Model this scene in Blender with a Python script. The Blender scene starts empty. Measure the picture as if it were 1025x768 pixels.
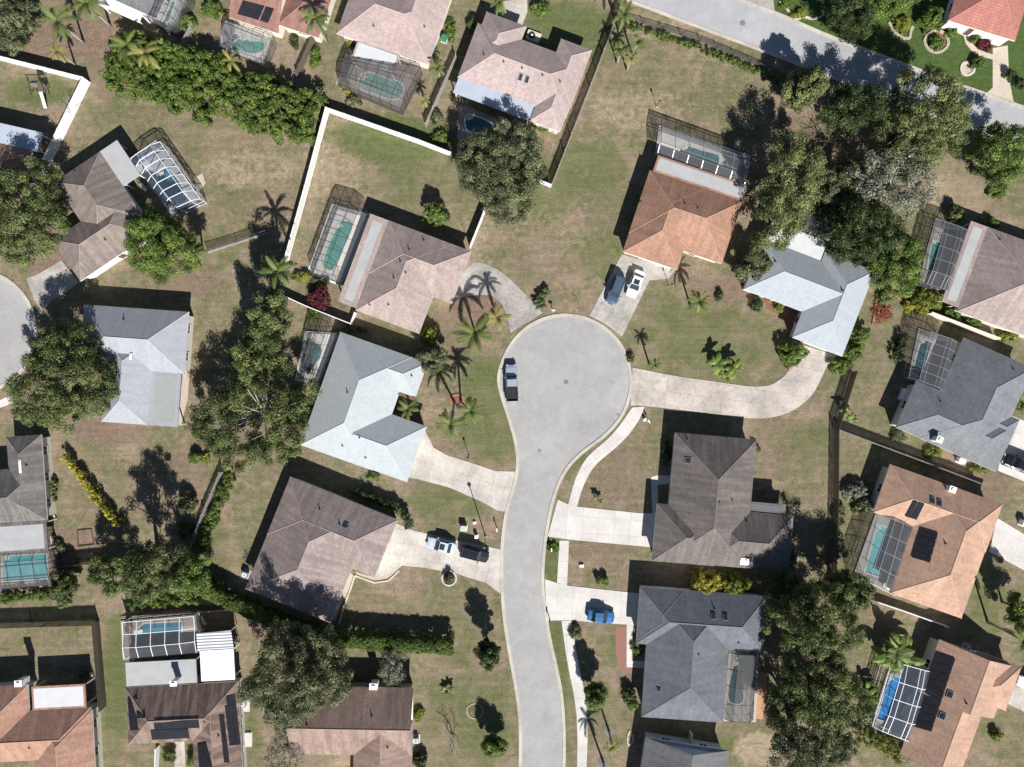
import bpy, bmesh, math, random
import numpy as np
from mathutils import Vector
scene = bpy.context.scene
COL = scene.collection
R = math.radians
S = 0.15                       # metres per photo pixel on the ground
CH = 102.4                     # camera height
CX, CY = 512.5, 384.0
SUN_EL, SUN_DIR = 38.5, (-0.30, 0.954)      # shadows fall this way on the ground (x, y)
rng = np.random.default_rng(7)
random.seed(7)

def P(px, py, h=0.0):
    k = S * (CH - h) / CH
    return Vector(((px - CX) * k, -(py - CY) * k, h))

# ---------------------------------------------------------------- objects
def tag(o, label=None, cat=None, group=None, kind=None):
    if label: o['label'] = label
    if cat: o['category'] = cat
    if group: o['group'] = group
    if kind: o['kind'] = kind
    return o

def empty(name, loc, label=None, cat=None, group=None, rz=0.0):
    o = bpy.data.objects.new(name, None)
    COL.objects.link(o)
    o.empty_display_size = 0.3
    o.location = loc
    o.rotation_euler = (0, 0, rz)
    return tag(o, label, cat, group)

def origin_of(parent):
    v = Vector((0, 0, 0))
    while parent is not None:
        v = v + parent.location
        parent = parent.parent
    return v

def copy_tree(o, parent=None):
    c = o.copy()
    COL.objects.link(c)
    if parent is not None:
        c.parent = parent
    for ch in list(o.children):
        copy_tree(ch, c)
    return c

class MB:
    def __init__(self):
        self.v = []; self.f = []
    def add(self, vs, fs):
        n = len(self.v)
        self.v.extend([tuple(p) for p in vs])
        self.f.extend([tuple(n + i for i in f) for f in fs])
        return self
    def box(self, c, sx, sy, sz, rz=0.0, z0=None):
        ca, sa = math.cos(rz), math.sin(rz)
        vs = []
        zb = c[2] - sz / 2 if z0 is None else z0
        for z in (zb, zb + sz):
            for (a, b) in ((-1, -1), (1, -1), (1, 1), (-1, 1)):
                x, y = a * sx / 2, b * sy / 2
                vs.append((c[0] + x * ca - y * sa, c[1] + x * sa + y * ca, z))
        return self.add(vs, [(0, 3, 2, 1), (4, 5, 6, 7), (0, 1, 5, 4), (1, 2, 6, 5), (2, 3, 7, 6), (3, 0, 4, 7)])
    def prism(self, poly, z0, z1, holes=()):
        """poly: [(x,y)]; flat slab with optional holes"""
        rings = [list(poly)] + [list(h) for h in holes]
        def area(r):
            return sum(r[i][0] * r[(i + 1) % len(r)][1] - r[(i + 1) % len(r)][0] * r[i][1] for i in range(len(r)))
        if area(rings[0]) < 0: rings[0].reverse()
        for r in rings[1:]:
            if area(r) > 0: r.reverse()
        flat = [p for r in rings for p in r]
        if len(rings) == 1:
            n = len(flat)
            return self.add([(p[0], p[1], z1) for p in flat] + [(p[0], p[1], z0) for p in flat],
                            [tuple(range(n)), tuple(range(2 * n - 1, n - 1, -1))] + [(i, n + i, n + (i + 1) % n, (i + 1) % n) for i in range(n)])
        bm = bmesh.new(); bv = []
        for r in rings:
            q = [bm.verts.new((p[0], p[1], 0)) for p in r]
            for i in range(len(q)): bm.edges.new((q[i], q[(i + 1) % len(q)]))
            bv += q
        bm.verts.index_update()
        bmesh.ops.triangle_fill(bm, edges=bm.edges[:], use_beauty=True)
        bm.verts.index_update()
        tris = [tuple(v.index for v in f.verts) for f in bm.faces]
        bm.free()
        n = len(flat)
        vs = [(p[0], p[1], z1) for p in flat] + [(p[0], p[1], z0) for p in flat]
        fs = []
        for t in tris:
            a, b, c = [flat[i] for i in t]
            cr = (b[0] - a[0]) * (c[1] - a[1]) - (b[1] - a[1]) * (c[0] - a[0])
            t = tuple(t) if cr > 0 else (t[0], t[2], t[1])
            fs.append(t); fs.append(tuple(n + i for i in reversed(t)))
        k = 0
        for r in rings:
            m = len(r)
            for i in range(m):
                a, b = k + i, k + (i + 1) % m
                fs.append((a, n + a, n + b, b))
            k += m
        return self.add(vs, fs)
    def tube(self, pts, rad, n=6, cap=True):
        pts = [Vector(p) for p in pts]
        if not hasattr(rad, '__len__'): rad = [rad] * len(pts)
        vs = []; fs = []
        for i, p in enumerate(pts):
            d = (pts[min(i + 1, len(pts) - 1)] - pts[max(i - 1, 0)])
            d = d.normalized() if d.length > 1e-9 else Vector((0, 0, 1))
            ref = Vector((0, 0, 1)) if abs(d.z) < 0.95 else Vector((1, 0, 0))
            a = d.cross(ref).normalized(); b = d.cross(a)
            for j in range(n):
                t = 2 * math.pi * (j + 0.5) / n
                vs.append(p + (a * math.cos(t) + b * math.sin(t)) * rad[i])
        for i in range(len(pts) - 1):
            for j in range(n):
                j2 = (j + 1) % n
                fs.append((i * n + j, i * n + j2, (i + 1) * n + j2, (i + 1) * n + j))
        if cap:
            fs.append(tuple(range(n - 1, -1, -1)))
            fs.append(tuple((len(pts) - 1) * n + j for j in range(n)))
        return self.add(vs, fs)
    def lathe(self, c, prof, n=20):
        vs = []; fs = []
        for (r, z) in prof:
            for j in range(n):
                t = 2 * math.pi * j / n
                vs.append((c[0] + r * math.cos(t), c[1] + r * math.sin(t), c[2] + z))
        for i in range(len(prof) - 1):
            for j in range(n):
                j2 = (j + 1) % n
                fs.append((i * n + j, i * n + j2, (i + 1) * n + j2, (i + 1) * n + j))
        if prof[0][0] > 1e-6: fs.append(tuple(range(n - 1, -1, -1)))
        if prof[-1][0] > 1e-6: fs.append(tuple((len(prof) - 1) * n + j for j in range(n)))
        return self.add(vs, fs)
    def loft(self, secs):
        """secs: list of closed rings with equal point count"""
        n = len(secs[0]); vs = [p for s in secs for p in s]; fs = []
        for i in range(len(secs) - 1):
            for j in range(n):
                j2 = (j + 1) % n
                fs.append((i * n + j, i * n + j2, (i + 1) * n + j2, (i + 1) * n + j))
        fs.append(tuple(range(n - 1, -1, -1)))
        fs.append(tuple((len(secs) - 1) * n + j for j in range(n)))
        return self.add(vs, fs)
    def build(self, name, mat, parent=None, smooth=False, uv=None, local=False):
        """uv: None, 'slope' (metres along and up each face) or an angle (flat, turned)"""
        me = bpy.data.meshes.new(name)
        o = bpy.data.objects.new(name, me)
        COL.objects.link(o)
        vs = self.v
        if parent is not None:
            o.parent = parent
            if not local:
                g = origin_of(parent)
                vs = [(p[0] - g.x, p[1] - g.y, p[2] - g.z) for p in vs]
        elif not local and vs:
            n = len(vs)
            g = (sum(p[0] for p in vs) / n, sum(p[1] for p in vs) / n, min(p[2] for p in vs))
            vs = [(p[0] - g[0], p[1] - g[1], p[2] - g[2]) for p in vs]
            o.location = g
        me.from_pydata(vs, [], self.f)
        me.materials.append(mat)
        if smooth:
            me.polygons.foreach_set('use_smooth', [True] * len(me.polygons))
        if uv is not None:
            lay = me.uv_layers.new(name='UVMap')
            for p in me.polygons:
                nrm = p.normal
                if uv == 'slope':
                    h = Vector((nrm.x, nrm.y, 0))
                    u = Vector((1, 0, 0)) if h.length < 1e-4 else Vector((-h.y, h.x, 0)).normalized()
                    v = nrm.cross(u)
                else:
                    u = Vector((math.cos(uv), math.sin(uv), 0)); v = Vector((-u.y, u.x, 0))
                for li in p.loop_indices:
                    q = Vector(self.v[me.loops[li].vertex_index])
                    lay.data[li].uv = (q.dot(u), q.dot(v))
        me.update()
        return o

# ---------------------------------------------------------------- materials
class NT:
    def __init__(self, name):
        m = bpy.data.materials.new(name); m.use_nodes = True
        self.m = m; self.t = m.node_tree; self.n = self.t.nodes
        self.b = self.n['Principled BSDF']
    def node(self, typ, **kw):
        x = self.n.new(typ)
        for k, v in kw.items():
            if hasattr(x, k) and k not in x.inputs: setattr(x, k, v)
            else: x.inputs[k].default_value = v
        return x
    def link(self, a, b): self.t.links.new(a, b)
    def noise(self, vec, scale, detail=3.0, rough=0.55, dist=0.0):
        x = self.node('ShaderNodeTexNoise', Scale=scale, Detail=detail, Roughness=rough, Distortion=dist)
        if vec is not None: self.link(vec, x.inputs['Vector'])
        return x.outputs['Fac']
    def ramp(self, fac, stops):
        x = self.node('ShaderNodeValToRGB')
        el = x.color_ramp.elements
        while len(el) < len(stops): el.new(0.5)
        for e, (p, c) in zip(el, stops):
            e.position = p
            e.color = (c, c, c, 1) if not hasattr(c, '__len__') else (*c, 1)
        self.link(fac, x.inputs['Fac'])
        return x.outputs['Color']
    def mix(self, fac, a, b, mode='MIX'):
        x = self.n.new('ShaderNodeMix'); x.data_type = 'RGBA'; x.blend_type = mode
        for sock, val in ((x.inputs[0], fac), (x.inputs[6], a), (x.inputs[7], b)):
            if isinstance(val, (int, float)): sock.default_value = val
            elif hasattr(val, 'is_linked'): self.link(val, sock)
            else: sock.default_value = (*val, 1)
        return x.outputs[2]
    def math(self, op, a, b=None):
        x = self.n.new('ShaderNodeMath'); x.operation = op
        for i, val in enumerate((a, b)):
            if val is None: continue
            if isinstance(val, (int, float)): x.inputs[i].default_value = val
            else: self.link(val, x.inputs[i])
        return x.outputs[0]
    def vscale(self, vec, s):
        x = self.n.new('ShaderNodeMapping'); x.inputs['Scale'].default_value = s
        self.link(vec, x.inputs['Vector']); return x.outputs['Vector']
    def world_pos(self):
        return self.n.new('ShaderNodeNewGeometry').outputs['Position']
    def uv(self):
        return self.n.new('ShaderNodeTexCoord').outputs['UV']
    def bump(self, h, strength, dist=0.05):
        x = self.node('ShaderNodeBump', Strength=strength, Distance=dist)
        self.link(h, x.inputs['Height']); self.link(x.outputs['Normal'], self.b.inputs['Normal'])

def c3(c, k): return tuple(min(0.95, x * k) for x in c)

_plain = {}
def plain(name, col, rough=0.6, metal=0.0, var=0.12, scale=1.5, spec=0.3):
    if name in _plain: return _plain[name]
    t = NT(name)
    n = t.noise(t.world_pos(), scale, 4)
    t.link(t.mix(n, c3(col, 1 - var), c3(col, 1 + var)), t.b.inputs['Base Color'])
    t.b.inputs['Roughness'].default_value = rough
    t.b.inputs['Metallic'].default_value = metal
    t.b.inputs['Specular IOR Level'].default_value = spec
    _plain[name] = t.m
    return t.m

def shingle(name, col, streak=0.35, seed=0.0, tile=False, var=1.0):
    t = NT(name)
    uv = t.uv()
    br = t.node('ShaderNodeTexBrick')
    t.link(uv, br.inputs['Vector'])
    br.inputs['Scale'].default_value = 1.0
    br.inputs['Brick Width'].default_value = 0.3 if tile else 0.45
    br.inputs['Row Height'].default_value = 0.36 if tile else 0.24
    br.inputs['Mortar Size'].default_value = 0.02 if tile else 0.012
    br.inputs['Mortar Smooth'].default_value = 0.4
    br.inputs['Bias'].default_value = 0.0
    br.inputs['Color1'].default_value = (*c3(col, 1 - .04 - .09 * var), 1)
    br.inputs['Color2'].default_value = (*c3(col, 1 + .04 + .09 * var), 1)
    br.inputs['Mortar'].default_value = (*c3(col, 0.72 if var < .3 else 0.6), 1)
    wp = t.world_pos()
    big = t.ramp(t.noise(wp, 0.22 + 0.02 * seed, 4, 0.6), [(0.3, 1 - .20 * var), (0.7, 1 + .12 * var)])
    mid = t.ramp(t.noise(wp, 1.6, 5, 0.7), [(0.3, 1 - .13 * var), (0.7, 1 + .10 * var)])
    fine = t.ramp(t.noise(wp, 7.0, 3, 0.8), [(0.25, 1 - .24 * var), (0.75, 1 + .22 * var)])
    st = t.ramp(t.noise(t.vscale(uv, (0.9, 0.10, 1)), 1.3, 4, 0.6), [(0.42, 1 - streak), (0.62, 1.0)])
    c = t.mix(1.0, br.outputs['Color'], big, 'MULTIPLY')
    c = t.mix(1.0, c, mid, 'MULTIPLY'); c = t.mix(1.0, c, fine, 'MULTIPLY')
    c = t.mix(1.0, c, st, 'MULTIPLY')
    t.link(c, t.b.inputs['Base Color'])
    t.b.inputs['Roughness'].default_value = 0.85
    t.b.inputs['Specular IOR Level'].default_value = 0.2
    t.bump(br.outputs['Fac'], 0.25 if not tile else 0.6, 0.03)
    return t.m

def concrete(name, col, slab=(1.6, 1.6), stain=0.3, joint=0.55, jw=0.018):
    t = NT(name)
    br = t.node('ShaderNodeTexBrick')
    t.link(t.uv(), br.inputs['Vector'])
    br.offset = 0.0
    br.inputs['Scale'].default_value = 1.0
    br.inputs['Brick Width'].default_value = slab[0]
    br.inputs['Row Height'].default_value = slab[1]
    br.inputs['Mortar Size'].default_value = jw
    br.inputs['Mortar Smooth'].default_value = 0.6
    br.inputs['Color1'].default_value = (*c3(col, 0.95), 1)
    br.inputs['Color2'].default_value = (*c3(col, 1.05), 1)
    br.inputs['Mortar'].default_value = (*c3(col, joint), 1)
    wp = t.world_pos()
    big = t.ramp(t.noise(wp, 0.25, 5, 0.65), [(0.32, 1 - stain), (0.6, 1.03)])
    sp = t.ramp(t.noise(wp, 1.9, 5, 0.75, 0.4), [(0.3, 1 - stain * 0.7), (0.52, 1.02)])
    fine = t.ramp(t.noise(wp, 11.0, 2, 0.7), [(0.2, 0.92), (0.8, 1.07)])
    c = t.mix(1.0, br.outputs['Color'], big, 'MULTIPLY')
    c = t.mix(1.0, c, sp, 'MULTIPLY'); c = t.mix(1.0, c, fine, 'MULTIPLY')
    oil = t.ramp(t.noise(wp, .85, 3, .5, .3), [(.66, 1.0), (.76, 1 - stain * .9)])
    c = t.mix(1.0, c, oil, 'MULTIPLY')
    t.link(c, t.b.inputs['Base Color'])
    t.b.inputs['Roughness'].default_value = 0.9
    t.b.inputs['Specular IOR Level'].default_value = 0.15
    return t.m

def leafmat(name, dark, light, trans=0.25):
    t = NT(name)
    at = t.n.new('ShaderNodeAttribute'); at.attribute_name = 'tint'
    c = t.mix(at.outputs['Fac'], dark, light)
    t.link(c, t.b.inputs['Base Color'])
    t.b.inputs['Roughness'].default_value = 0.55
    t.b.inputs['Specular IOR Level'].default_value = 0.3
    tr = t.n.new('ShaderNodeBsdfTranslucent'); t.link(t.mix(1.0, c, (1.1, 1.15, 0.6), 'MULTIPLY'), tr.inputs['Color'])
    mx = t.n.new('ShaderNodeMixShader'); mx.inputs[0].default_value = trans
    t.link(t.b.outputs[0], mx.inputs[1]); t.link(tr.outputs[0], mx.inputs[2])
    t.link(mx.outputs[0], t.n['Material Output'].inputs['Surface'])
    return t.m

def screen_mat(name, col, clear):
    t = NT(name)
    t.b.inputs['Base Color'].default_value = (*col, 1)
    t.b.inputs['Roughness'].default_value = 0.7
    tr = t.n.new('ShaderNodeBsdfTransparent')
    n = t.ramp(t.noise(t.world_pos(), 0.7, 4, 0.6), [(0.3, clear - 0.04), (0.7, clear + 0.04)])
    mx = t.n.new('ShaderNodeMixShader')
    t.link(n, mx.inputs[0]); t.link(t.b.outputs[0], mx.inputs[1]); t.link(tr.outputs[0], mx.inputs[2])
    t.link(mx.outputs[0], t.n['Material Output'].inputs['Surface'])
    return t.m

def water(name, col, dark):
    t = NT(name)
    wp = t.world_pos()
    n = t.noise(wp, 0.35, 2, 0.5)
    rip = t.noise(wp, 3.2, 3, 0.6, 0.8)
    c = t.mix(t.ramp(n, [(0.35, 0.0), (0.65, 1.0)]), dark, col)
    c = t.mix(t.ramp(rip, [(0.45, 0.0), (0.75, 0.35)]), c, c3(col, 1.5))
    t.link(c, t.b.inputs['Base Color'])
    t.b.inputs['Roughness'].default_value = 0.06
    t.b.inputs['IOR'].default_value = 1.33
    t.bump(rip, 0.25, 0.04)
    return t.m

def carpaint(name, col, metal=0.35, rough=0.3):
    t = NT(name)
    n = t.noise(t.world_pos(), 1.2, 3)
    t.link(t.mix(n, c3(col, 0.92), c3(col, 1.08)), t.b.inputs['Base Color'])
    t.b.inputs['Metallic'].default_value = metal
    t.b.inputs['Roughness'].default_value = rough
    t.b.inputs['Coat Weight'].default_value = 0.6
    t.b.inputs['Coat Roughness'].default_value = 0.08
    return t.m

M = {}
M['white'] = plain('white_paint', (.72, .72, .70), .5)
M['cream'] = plain('cream_stucco', (.62, .56, .47), .8)
M['stucco'] = plain('pale_stucco', (.60, .58, .54), .8)
M['tan'] = plain('tan_stucco', (.45, .36, .27), .8)
M['bluewall'] = plain('blue_stucco', (.34, .42, .50), .8)
M['brownwall'] = plain('brown_trim', (.11, .07, .05), .7)
M['glass'] = plain('window_glass', (.03, .04, .05), .08, 0, .2, .8, .6)
M['vinyl'] = plain('white_vinyl', (.70, .70, .685), .5, 0, .14, 1.1)
M['wood'] = plain('weathered_wood', (.13, .108, .09), .85, 0, .3, 4)
M['woodgrey'] = plain('grey_wood', (.30, .28, .25), .85, 0, .3, 4)
M['metal'] = plain('grey_metal', (.45, .46, .47), .4, .7)
M['darkmetal'] = plain('bronze_metal', (.045, .042, .04), .5, .2)
M['whitemetal'] = plain('white_metal', (.78, .79, .80), .4)
M['black'] = plain('black_plastic', (.02, .02, .02), .6)
M['tyre'] = plain('tyre_rubber', (.02, .02, .02), .8)
M['rim'] = plain('wheel_alloy', (.45, .45, .46), .35, .7)
M['lamp'] = plain('lamp_lens', (.6, .6, .58), .15)
M['redlens'] = plain('tail_lens', (.35, .02, .02), .2)
M['concrete_small'] = plain('plain_concrete', (.48, .46, .43), .85, 0, .15, 2)
M['stone'] = plain('pale_stone', (.50, .45, .38), .85, 0, .25, 5)
M['terracotta'] = plain('terracotta', (.36, .15, .08), .8)
M['membrane'] = plain('white_roof_membrane', (.50, .51, .52), .7, 0, .14, .7)
M['membrane_grey'] = plain('grey_roof_membrane', (.34, .345, .35), .7, 0, .18, .6)
M['membrane_bright'] = plain('bright_roof_sheet', (.80, .81, .82), .5, 0, .04, .5)
M['membrane_dark'] = plain('dark_roof_sheet', (.11, .115, .13), .7, 0, .15, .7)
M['membrane_green'] = plain('sage_roof_membrane', (.27, .29, .275), .7, 0, .15, .7)
M['cool_grey'] = plain('blue_grey_roof_membrane', (.36, .40, .47), .7, 0, .15, .6)
M['lid'] = plain('worn_iron_lid', (.17, .165, .16), .8)
M['pipe'] = plain('dark_vent', (.05, .05, .05), .7)
M['bark'] = plain('bark', (.13, .10, .075), .9, 0, .35, 3)
M['palebark'] = plain('pale_bark', (.30, .27, .23), .9, 0, .3, 3)
M['mulch'] = plain('mulch_soil', (.17, .095, .065), .95, 0, .35, 2.5)
M['mulch_grey'] = plain('grey_mulch', (.16, .145, .13), .95, 0, .3, 3)
M['brick_bed'] = plain('red_brick_mulch', (.25, .12, .095), .9, 0, .25, 6)
M['gravel'] = plain('pale_gravel', (.42, .36, .30), .95, 0, .3, 5)
M['sandsoil'] = plain('bare_orange_soil', (.42, .24, .13), .95, 0, .25, 1.5)
M['deck'] = plain('pool_deck', (.38, .355, .325), .85, 0, .14, .9)
M['deck_pale'] = plain('pale_pool_deck', (.62, .60, .56), .85, 0, .1, .9)
M['deck_dark'] = plain('brown_pool_deck', (.33, .27, .24), .85, 0, .18, .9)
M['deck_blue'] = plain('blue_grey_pool_deck', (.36, .37, .39), .85, 0, .2, .9)
M['coping'] = plain('pool_coping', (.58, .55, .50), .8)
M['screen'] = screen_mat('dark_insect_screen', (.095, .098, .105), .63)
M['screen_dark'] = screen_mat('dense_insect_screen', (.085, .088, .092), .50)
M['screen_light'] = screen_mat('light_insect_screen', (.07, .10, .14), .72)
M['chainlink'] = screen_mat('chain_link', (.1, .1, .1), .70)
M['w_teal'] = water('teal_water', (.10, .36, .30), (.06, .27, .23))
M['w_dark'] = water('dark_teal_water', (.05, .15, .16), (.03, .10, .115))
M['w_aqua'] = water('aqua_water', (.16, .48, .50), (.10, .36, .40))
M['w_blue'] = water('blue_water', (.05, .27, .62), (.03, .19, .50))
M['w_navy'] = water('deep_blue_water', (.06, .21, .29), (.035, .13, .20))
M['w_pale'] = water('pale_green_water', (.20, .40, .35), (.15, .32, .28))

def solar_mat():
    t = NT('solar_panel_cells')
    br = t.node('ShaderNodeTexBrick'); br.offset = 0.0
    t.link(t.uv(), br.inputs['Vector'])
    br.inputs['Scale'].default_value = 1.0
    br.inputs['Brick Width'].default_value = 0.5; br.inputs['Row Height'].default_value = 0.5
    br.inputs['Mortar Size'].default_value = 0.012
    br.inputs['Color1'].default_value = (.012, .013, .018, 1); br.inputs['Color2'].default_value = (.018, .019, .024, 1)
    br.inputs['Mortar'].default_value = (.035, .035, .04, 1)
    t.link(br.outputs['Color'], t.b.inputs['Base Color'])
    t.b.inputs['Roughness'].default_value = 0.85
    t.b.inputs['Specular IOR Level'].default_value = 0.08
    return t.m
M['solar'] = solar_mat()

def striped_mat():
    t = NT('ribbed_aluminium')
    w = t.node('ShaderNodeTexWave', Scale=0.72); w.wave_type = 'BANDS'; w.bands_direction = 'Y'
    t.link(t.uv(), w.inputs['Vector'])
    t.link(t.ramp(w.outputs['Fac'], [(0.35, (.22, .23, .25)), (0.6, (.70, .71, .73))]), t.b.inputs['Base Color'])
    t.b.inputs['Roughness'].default_value = 0.5
    t.bump(w.outputs['Fac'], 0.6, 0.05)
    return t.m
M['ribbed'] = striped_mat()

# leaves (dark, light)
L = {
 'oak':   leafmat('oak_leaves', (.036, .054, .014), (.205, .240, .085)),
 'olive': leafmat('grey_olive_leaves', (.050, .062, .028), (.225, .240, .120)),
 'fresh': leafmat('fresh_green_leaves', (.045, .085, .012), (.190, .265, .055)),
 'dark':  leafmat('dark_leaves', (.018, .034, .009), (.080, .115, .035)),
 'grey':  leafmat('grey_dead_leaves', (.11, .115, .08), (.27, .275, .205), .1),
 'yellow':leafmat('yellow_croton_leaves', (.16, .17, .025), (.56, .48, .07)),
 'ygreen':leafmat('yellow_green_leaves', (.07, .11, .015), (.30, .30, .05)),
 'red':   leafmat('burgundy_leaves', (.05, .012, .014), (.20, .035, .045)),
 'scarlet':leafmat('scarlet_flowers', (.13, .06, .04), (.50, .12, .09)),
 'hedge': leafmat('hedge_leaves', (.034, .066, .010), (.165, .225, .045)),
 'palm':  leafmat('palm_fronds', (.040, .068, .018), (.220, .265, .075)),
 'ypalm': leafmat('yellow_palm_fronds', (.12, .13, .035), (.36, .33, .11)),
 'pale': leafmat('pale_green_leaves', (.055, .075, .022), (.265, .290, .115)),
 'grass': leafmat('tuft_blades', (.05, .075, .018), (.16, .19, .06)),
}
# ---------------------------------------------------------------- foliage
def leaf_mesh(name, mat, parent, cen, rad, tint, n_per, size, r, up=0.40, aspect=0.6, flat=0.8):
    """clumps of small folded leaf faces; cen (N,3) world, rad (N,), tint (N,)"""
    cen = np.asarray(cen, float); rad = np.asarray(rad, float); tint = np.asarray(tint, float)
    N = len(cen)
    idx = np.repeat(np.arange(N), n_per)
    K = len(idx)
    d = r.normal(size=(K, 3)); d /= np.linalg.norm(d, axis=1)[:, None] + 1e-9
    q = r.random(K) ** 0.36
    pos = cen[idx] + d * (rad[idx] * q)[:, None] * np.array([1, 1, flat])
    pos[:, 2] = np.maximum(pos[:, 2], 0.04)
    nrm = d * 0.95 + r.normal(size=(K, 3)) * 0.42
    nrm[:, 2] += up
    nrm /= np.linalg.norm(nrm, axis=1)[:, None] + 1e-9
    t = r.normal(size=(K, 3)); t -= nrm * np.sum(t * nrm, 1)[:, None]
    t /= np.linalg.norm(t, axis=1)[:, None] + 1e-9
    b = np.cross(nrm, t)
    sz = size * (0.6 + 0.8 * r.random(K))
    a = t * sz[:, None]; w = b * (sz * aspect)[:, None]
    vs = np.stack([pos - a, pos - w * 1.0 + a * 0.1, pos + a, pos + w + a * 0.1], 1).reshape(-1, 3)
    g = origin_of(parent) if parent is not None else Vector(cen.mean(0))
    if parent is None: g.z = 0
    vs = vs - np.array(g)
    me = bpy.data.meshes.new(name)
    me.vertices.add(K * 4); me.loops.add(K * 4); me.polygons.add(K)
    me.vertices.foreach_set('co', vs.astype(np.float32).ravel())
    me.loops.foreach_set('vertex_index', np.arange(K * 4, dtype=np.int32))
    me.polygons.foreach_set('loop_start', np.arange(0, K * 4, 4, dtype=np.int32))
    me.update(calc_edges=True)
    at = me.attributes.new('tint', 'FLOAT', 'POINT')
    tv = np.clip(tint[idx] + r.normal(size=K) * 0.22, 0, 1)
    at.data.foreach_set('value', np.repeat(tv, 4).astype(np.float32))
    me.materials.append(mat)
    o = bpy.data.objects.new(name, me); COL.objects.link(o)
    if parent is not None: o.parent = parent
    else: o.location = g
    return o

def limb_path(p0, p1, r, bend=0.15, n=4):
    p0 = np.array(p0, float); p1 = np.array(p1, float)
    L_ = np.linalg.norm(p1 - p0); off = r.normal(size=3) * L_ * bend
    out = []
    for i in range(n + 1):
        t = i / n
        out.append(tuple(p0 * (1 - t) + p1 * t + off * math.sin(math.pi * t) * 0.6 + np.array([0, 0, L_ * 0.08 * math.sin(math.pi * t)])))
    return out

def tree(name, label, px, py, rx, ry, h, leaf, group=None, rot=0, cr=0.95, n_per=230, size=0.118,
         density=1.0, hollow=0.0, cat='tree', bark='bark', trunk=None, low=0.22, spiky=0.0, limbs=14, thick=1.0):
    r = np.random.default_rng(abs(hash_(label)) % 100000)
    zc = h * 0.62
    c = P(px, py, zc); k = S * (CH - zc) / CH
    ax, ay = rx * k, ry * k
    bx, by = (c.x, c.y) if trunk is None else P(trunk[0], trunk[1])[:2]
    root = empty(name, (bx, by, 0), label, cat, group)
    ph = r.random(6) * 6.28
    def outline(th):
        return 1 + 0.13 * math.sin(2 * th + ph[0]) + 0.11 * math.sin(3 * th + ph[1]) + 0.09 * math.sin(5 * th + ph[2]) + 0.06 * math.sin(8 * th + ph[3]) + spiky * 0.15 * math.sin(11 * th + ph[4])
    ca, sa = math.cos(-R(rot)), math.sin(-R(rot))
    target = int(1.9 * density * ax * ay * math.pi / (cr * cr * 1.6)) + 8
    cs = []; tries = 0
    while len(cs) < target and tries < target * 30:
        tries += 1
        th = r.random() * 6.283; q = math.sqrt(r.random())
        if q < hollow and r.random() < 0.85: continue
        o = outline(th) * (1 - cr * 0.45 / max(ax, ay))
        u, v = ax * q * o * math.cos(th), ay * q * o * math.sin(th)
        x, y = c.x + u * ca - v * sa, c.y + u * sa + v * ca
        dome = math.sqrt(max(0.0, 1 - min(1, q) ** 2))
        top = h * (0.50 + 0.46 * dome) + r.normal() * 0.05 * h
        bot = h * (low + 0.25 * (1 - dome))
        z = top - (top - bot) * (r.random() ** 2.2)
        p = np.array([x, y, max(0.5, min(z, h - cr * 0.4))])
        if any(np.sum((p - e) ** 2) < (cr * 0.55) ** 2 for e in cs[-200:]): continue
        cs.append(p)
    cs = np.array(cs)
    rad = cr * (0.65 + 0.6 * r.random(len(cs)))
    tint = np.clip(0.40 + 0.30 * r.normal(size=len(cs)), 0, 1)
    leaf_mesh('crown', L[leaf], root, cs, rad, tint, n_per, size, r, flat=0.7)
    mb = MB()
    tr = max(0.07, 0.021 * h * thick)
    fork = np.array([bx * 0.7 + c.x * 0.3, by * 0.7 + c.y * 0.3, h * 0.3])
    pth = limb_path((bx, by, -0.1), fork, r, 0.04)
    mb.tube(pth, [tr * 1.5, tr * 1.1, tr, tr * 0.95, tr * 0.9], 8)
    order = r.permutation(len(cs))
    for i in order[:limbs]:
        e = cs[i]
        q = limb_path(pth[-1 if r.random() < .7 else -2], e, r, 0.12, 5)
        s = tr * (0.35 + 0.3 * r.random())
        mb.tube(q, [s, s * .8, s * .62, s * .45, s * .3, s * .14], 5)
        for _ in range(2):
            j = np.argmin(np.sum((cs - (e + r.normal(size=3) * cr * 1.5)) ** 2, 1))
            if j != i:
                mb.tube(limb_path(q[3], cs[j], r, 0.1, 3), [s * .4, s * .3, s * .2, s * .08], 4)
    mb.build('trunk', M[bark], root, smooth=True)
    return root

def hash_(s):
    h = 5381
    for ch in s: h = (h * 33 + ord(ch)) & 0x7fffffff
    return h

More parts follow.
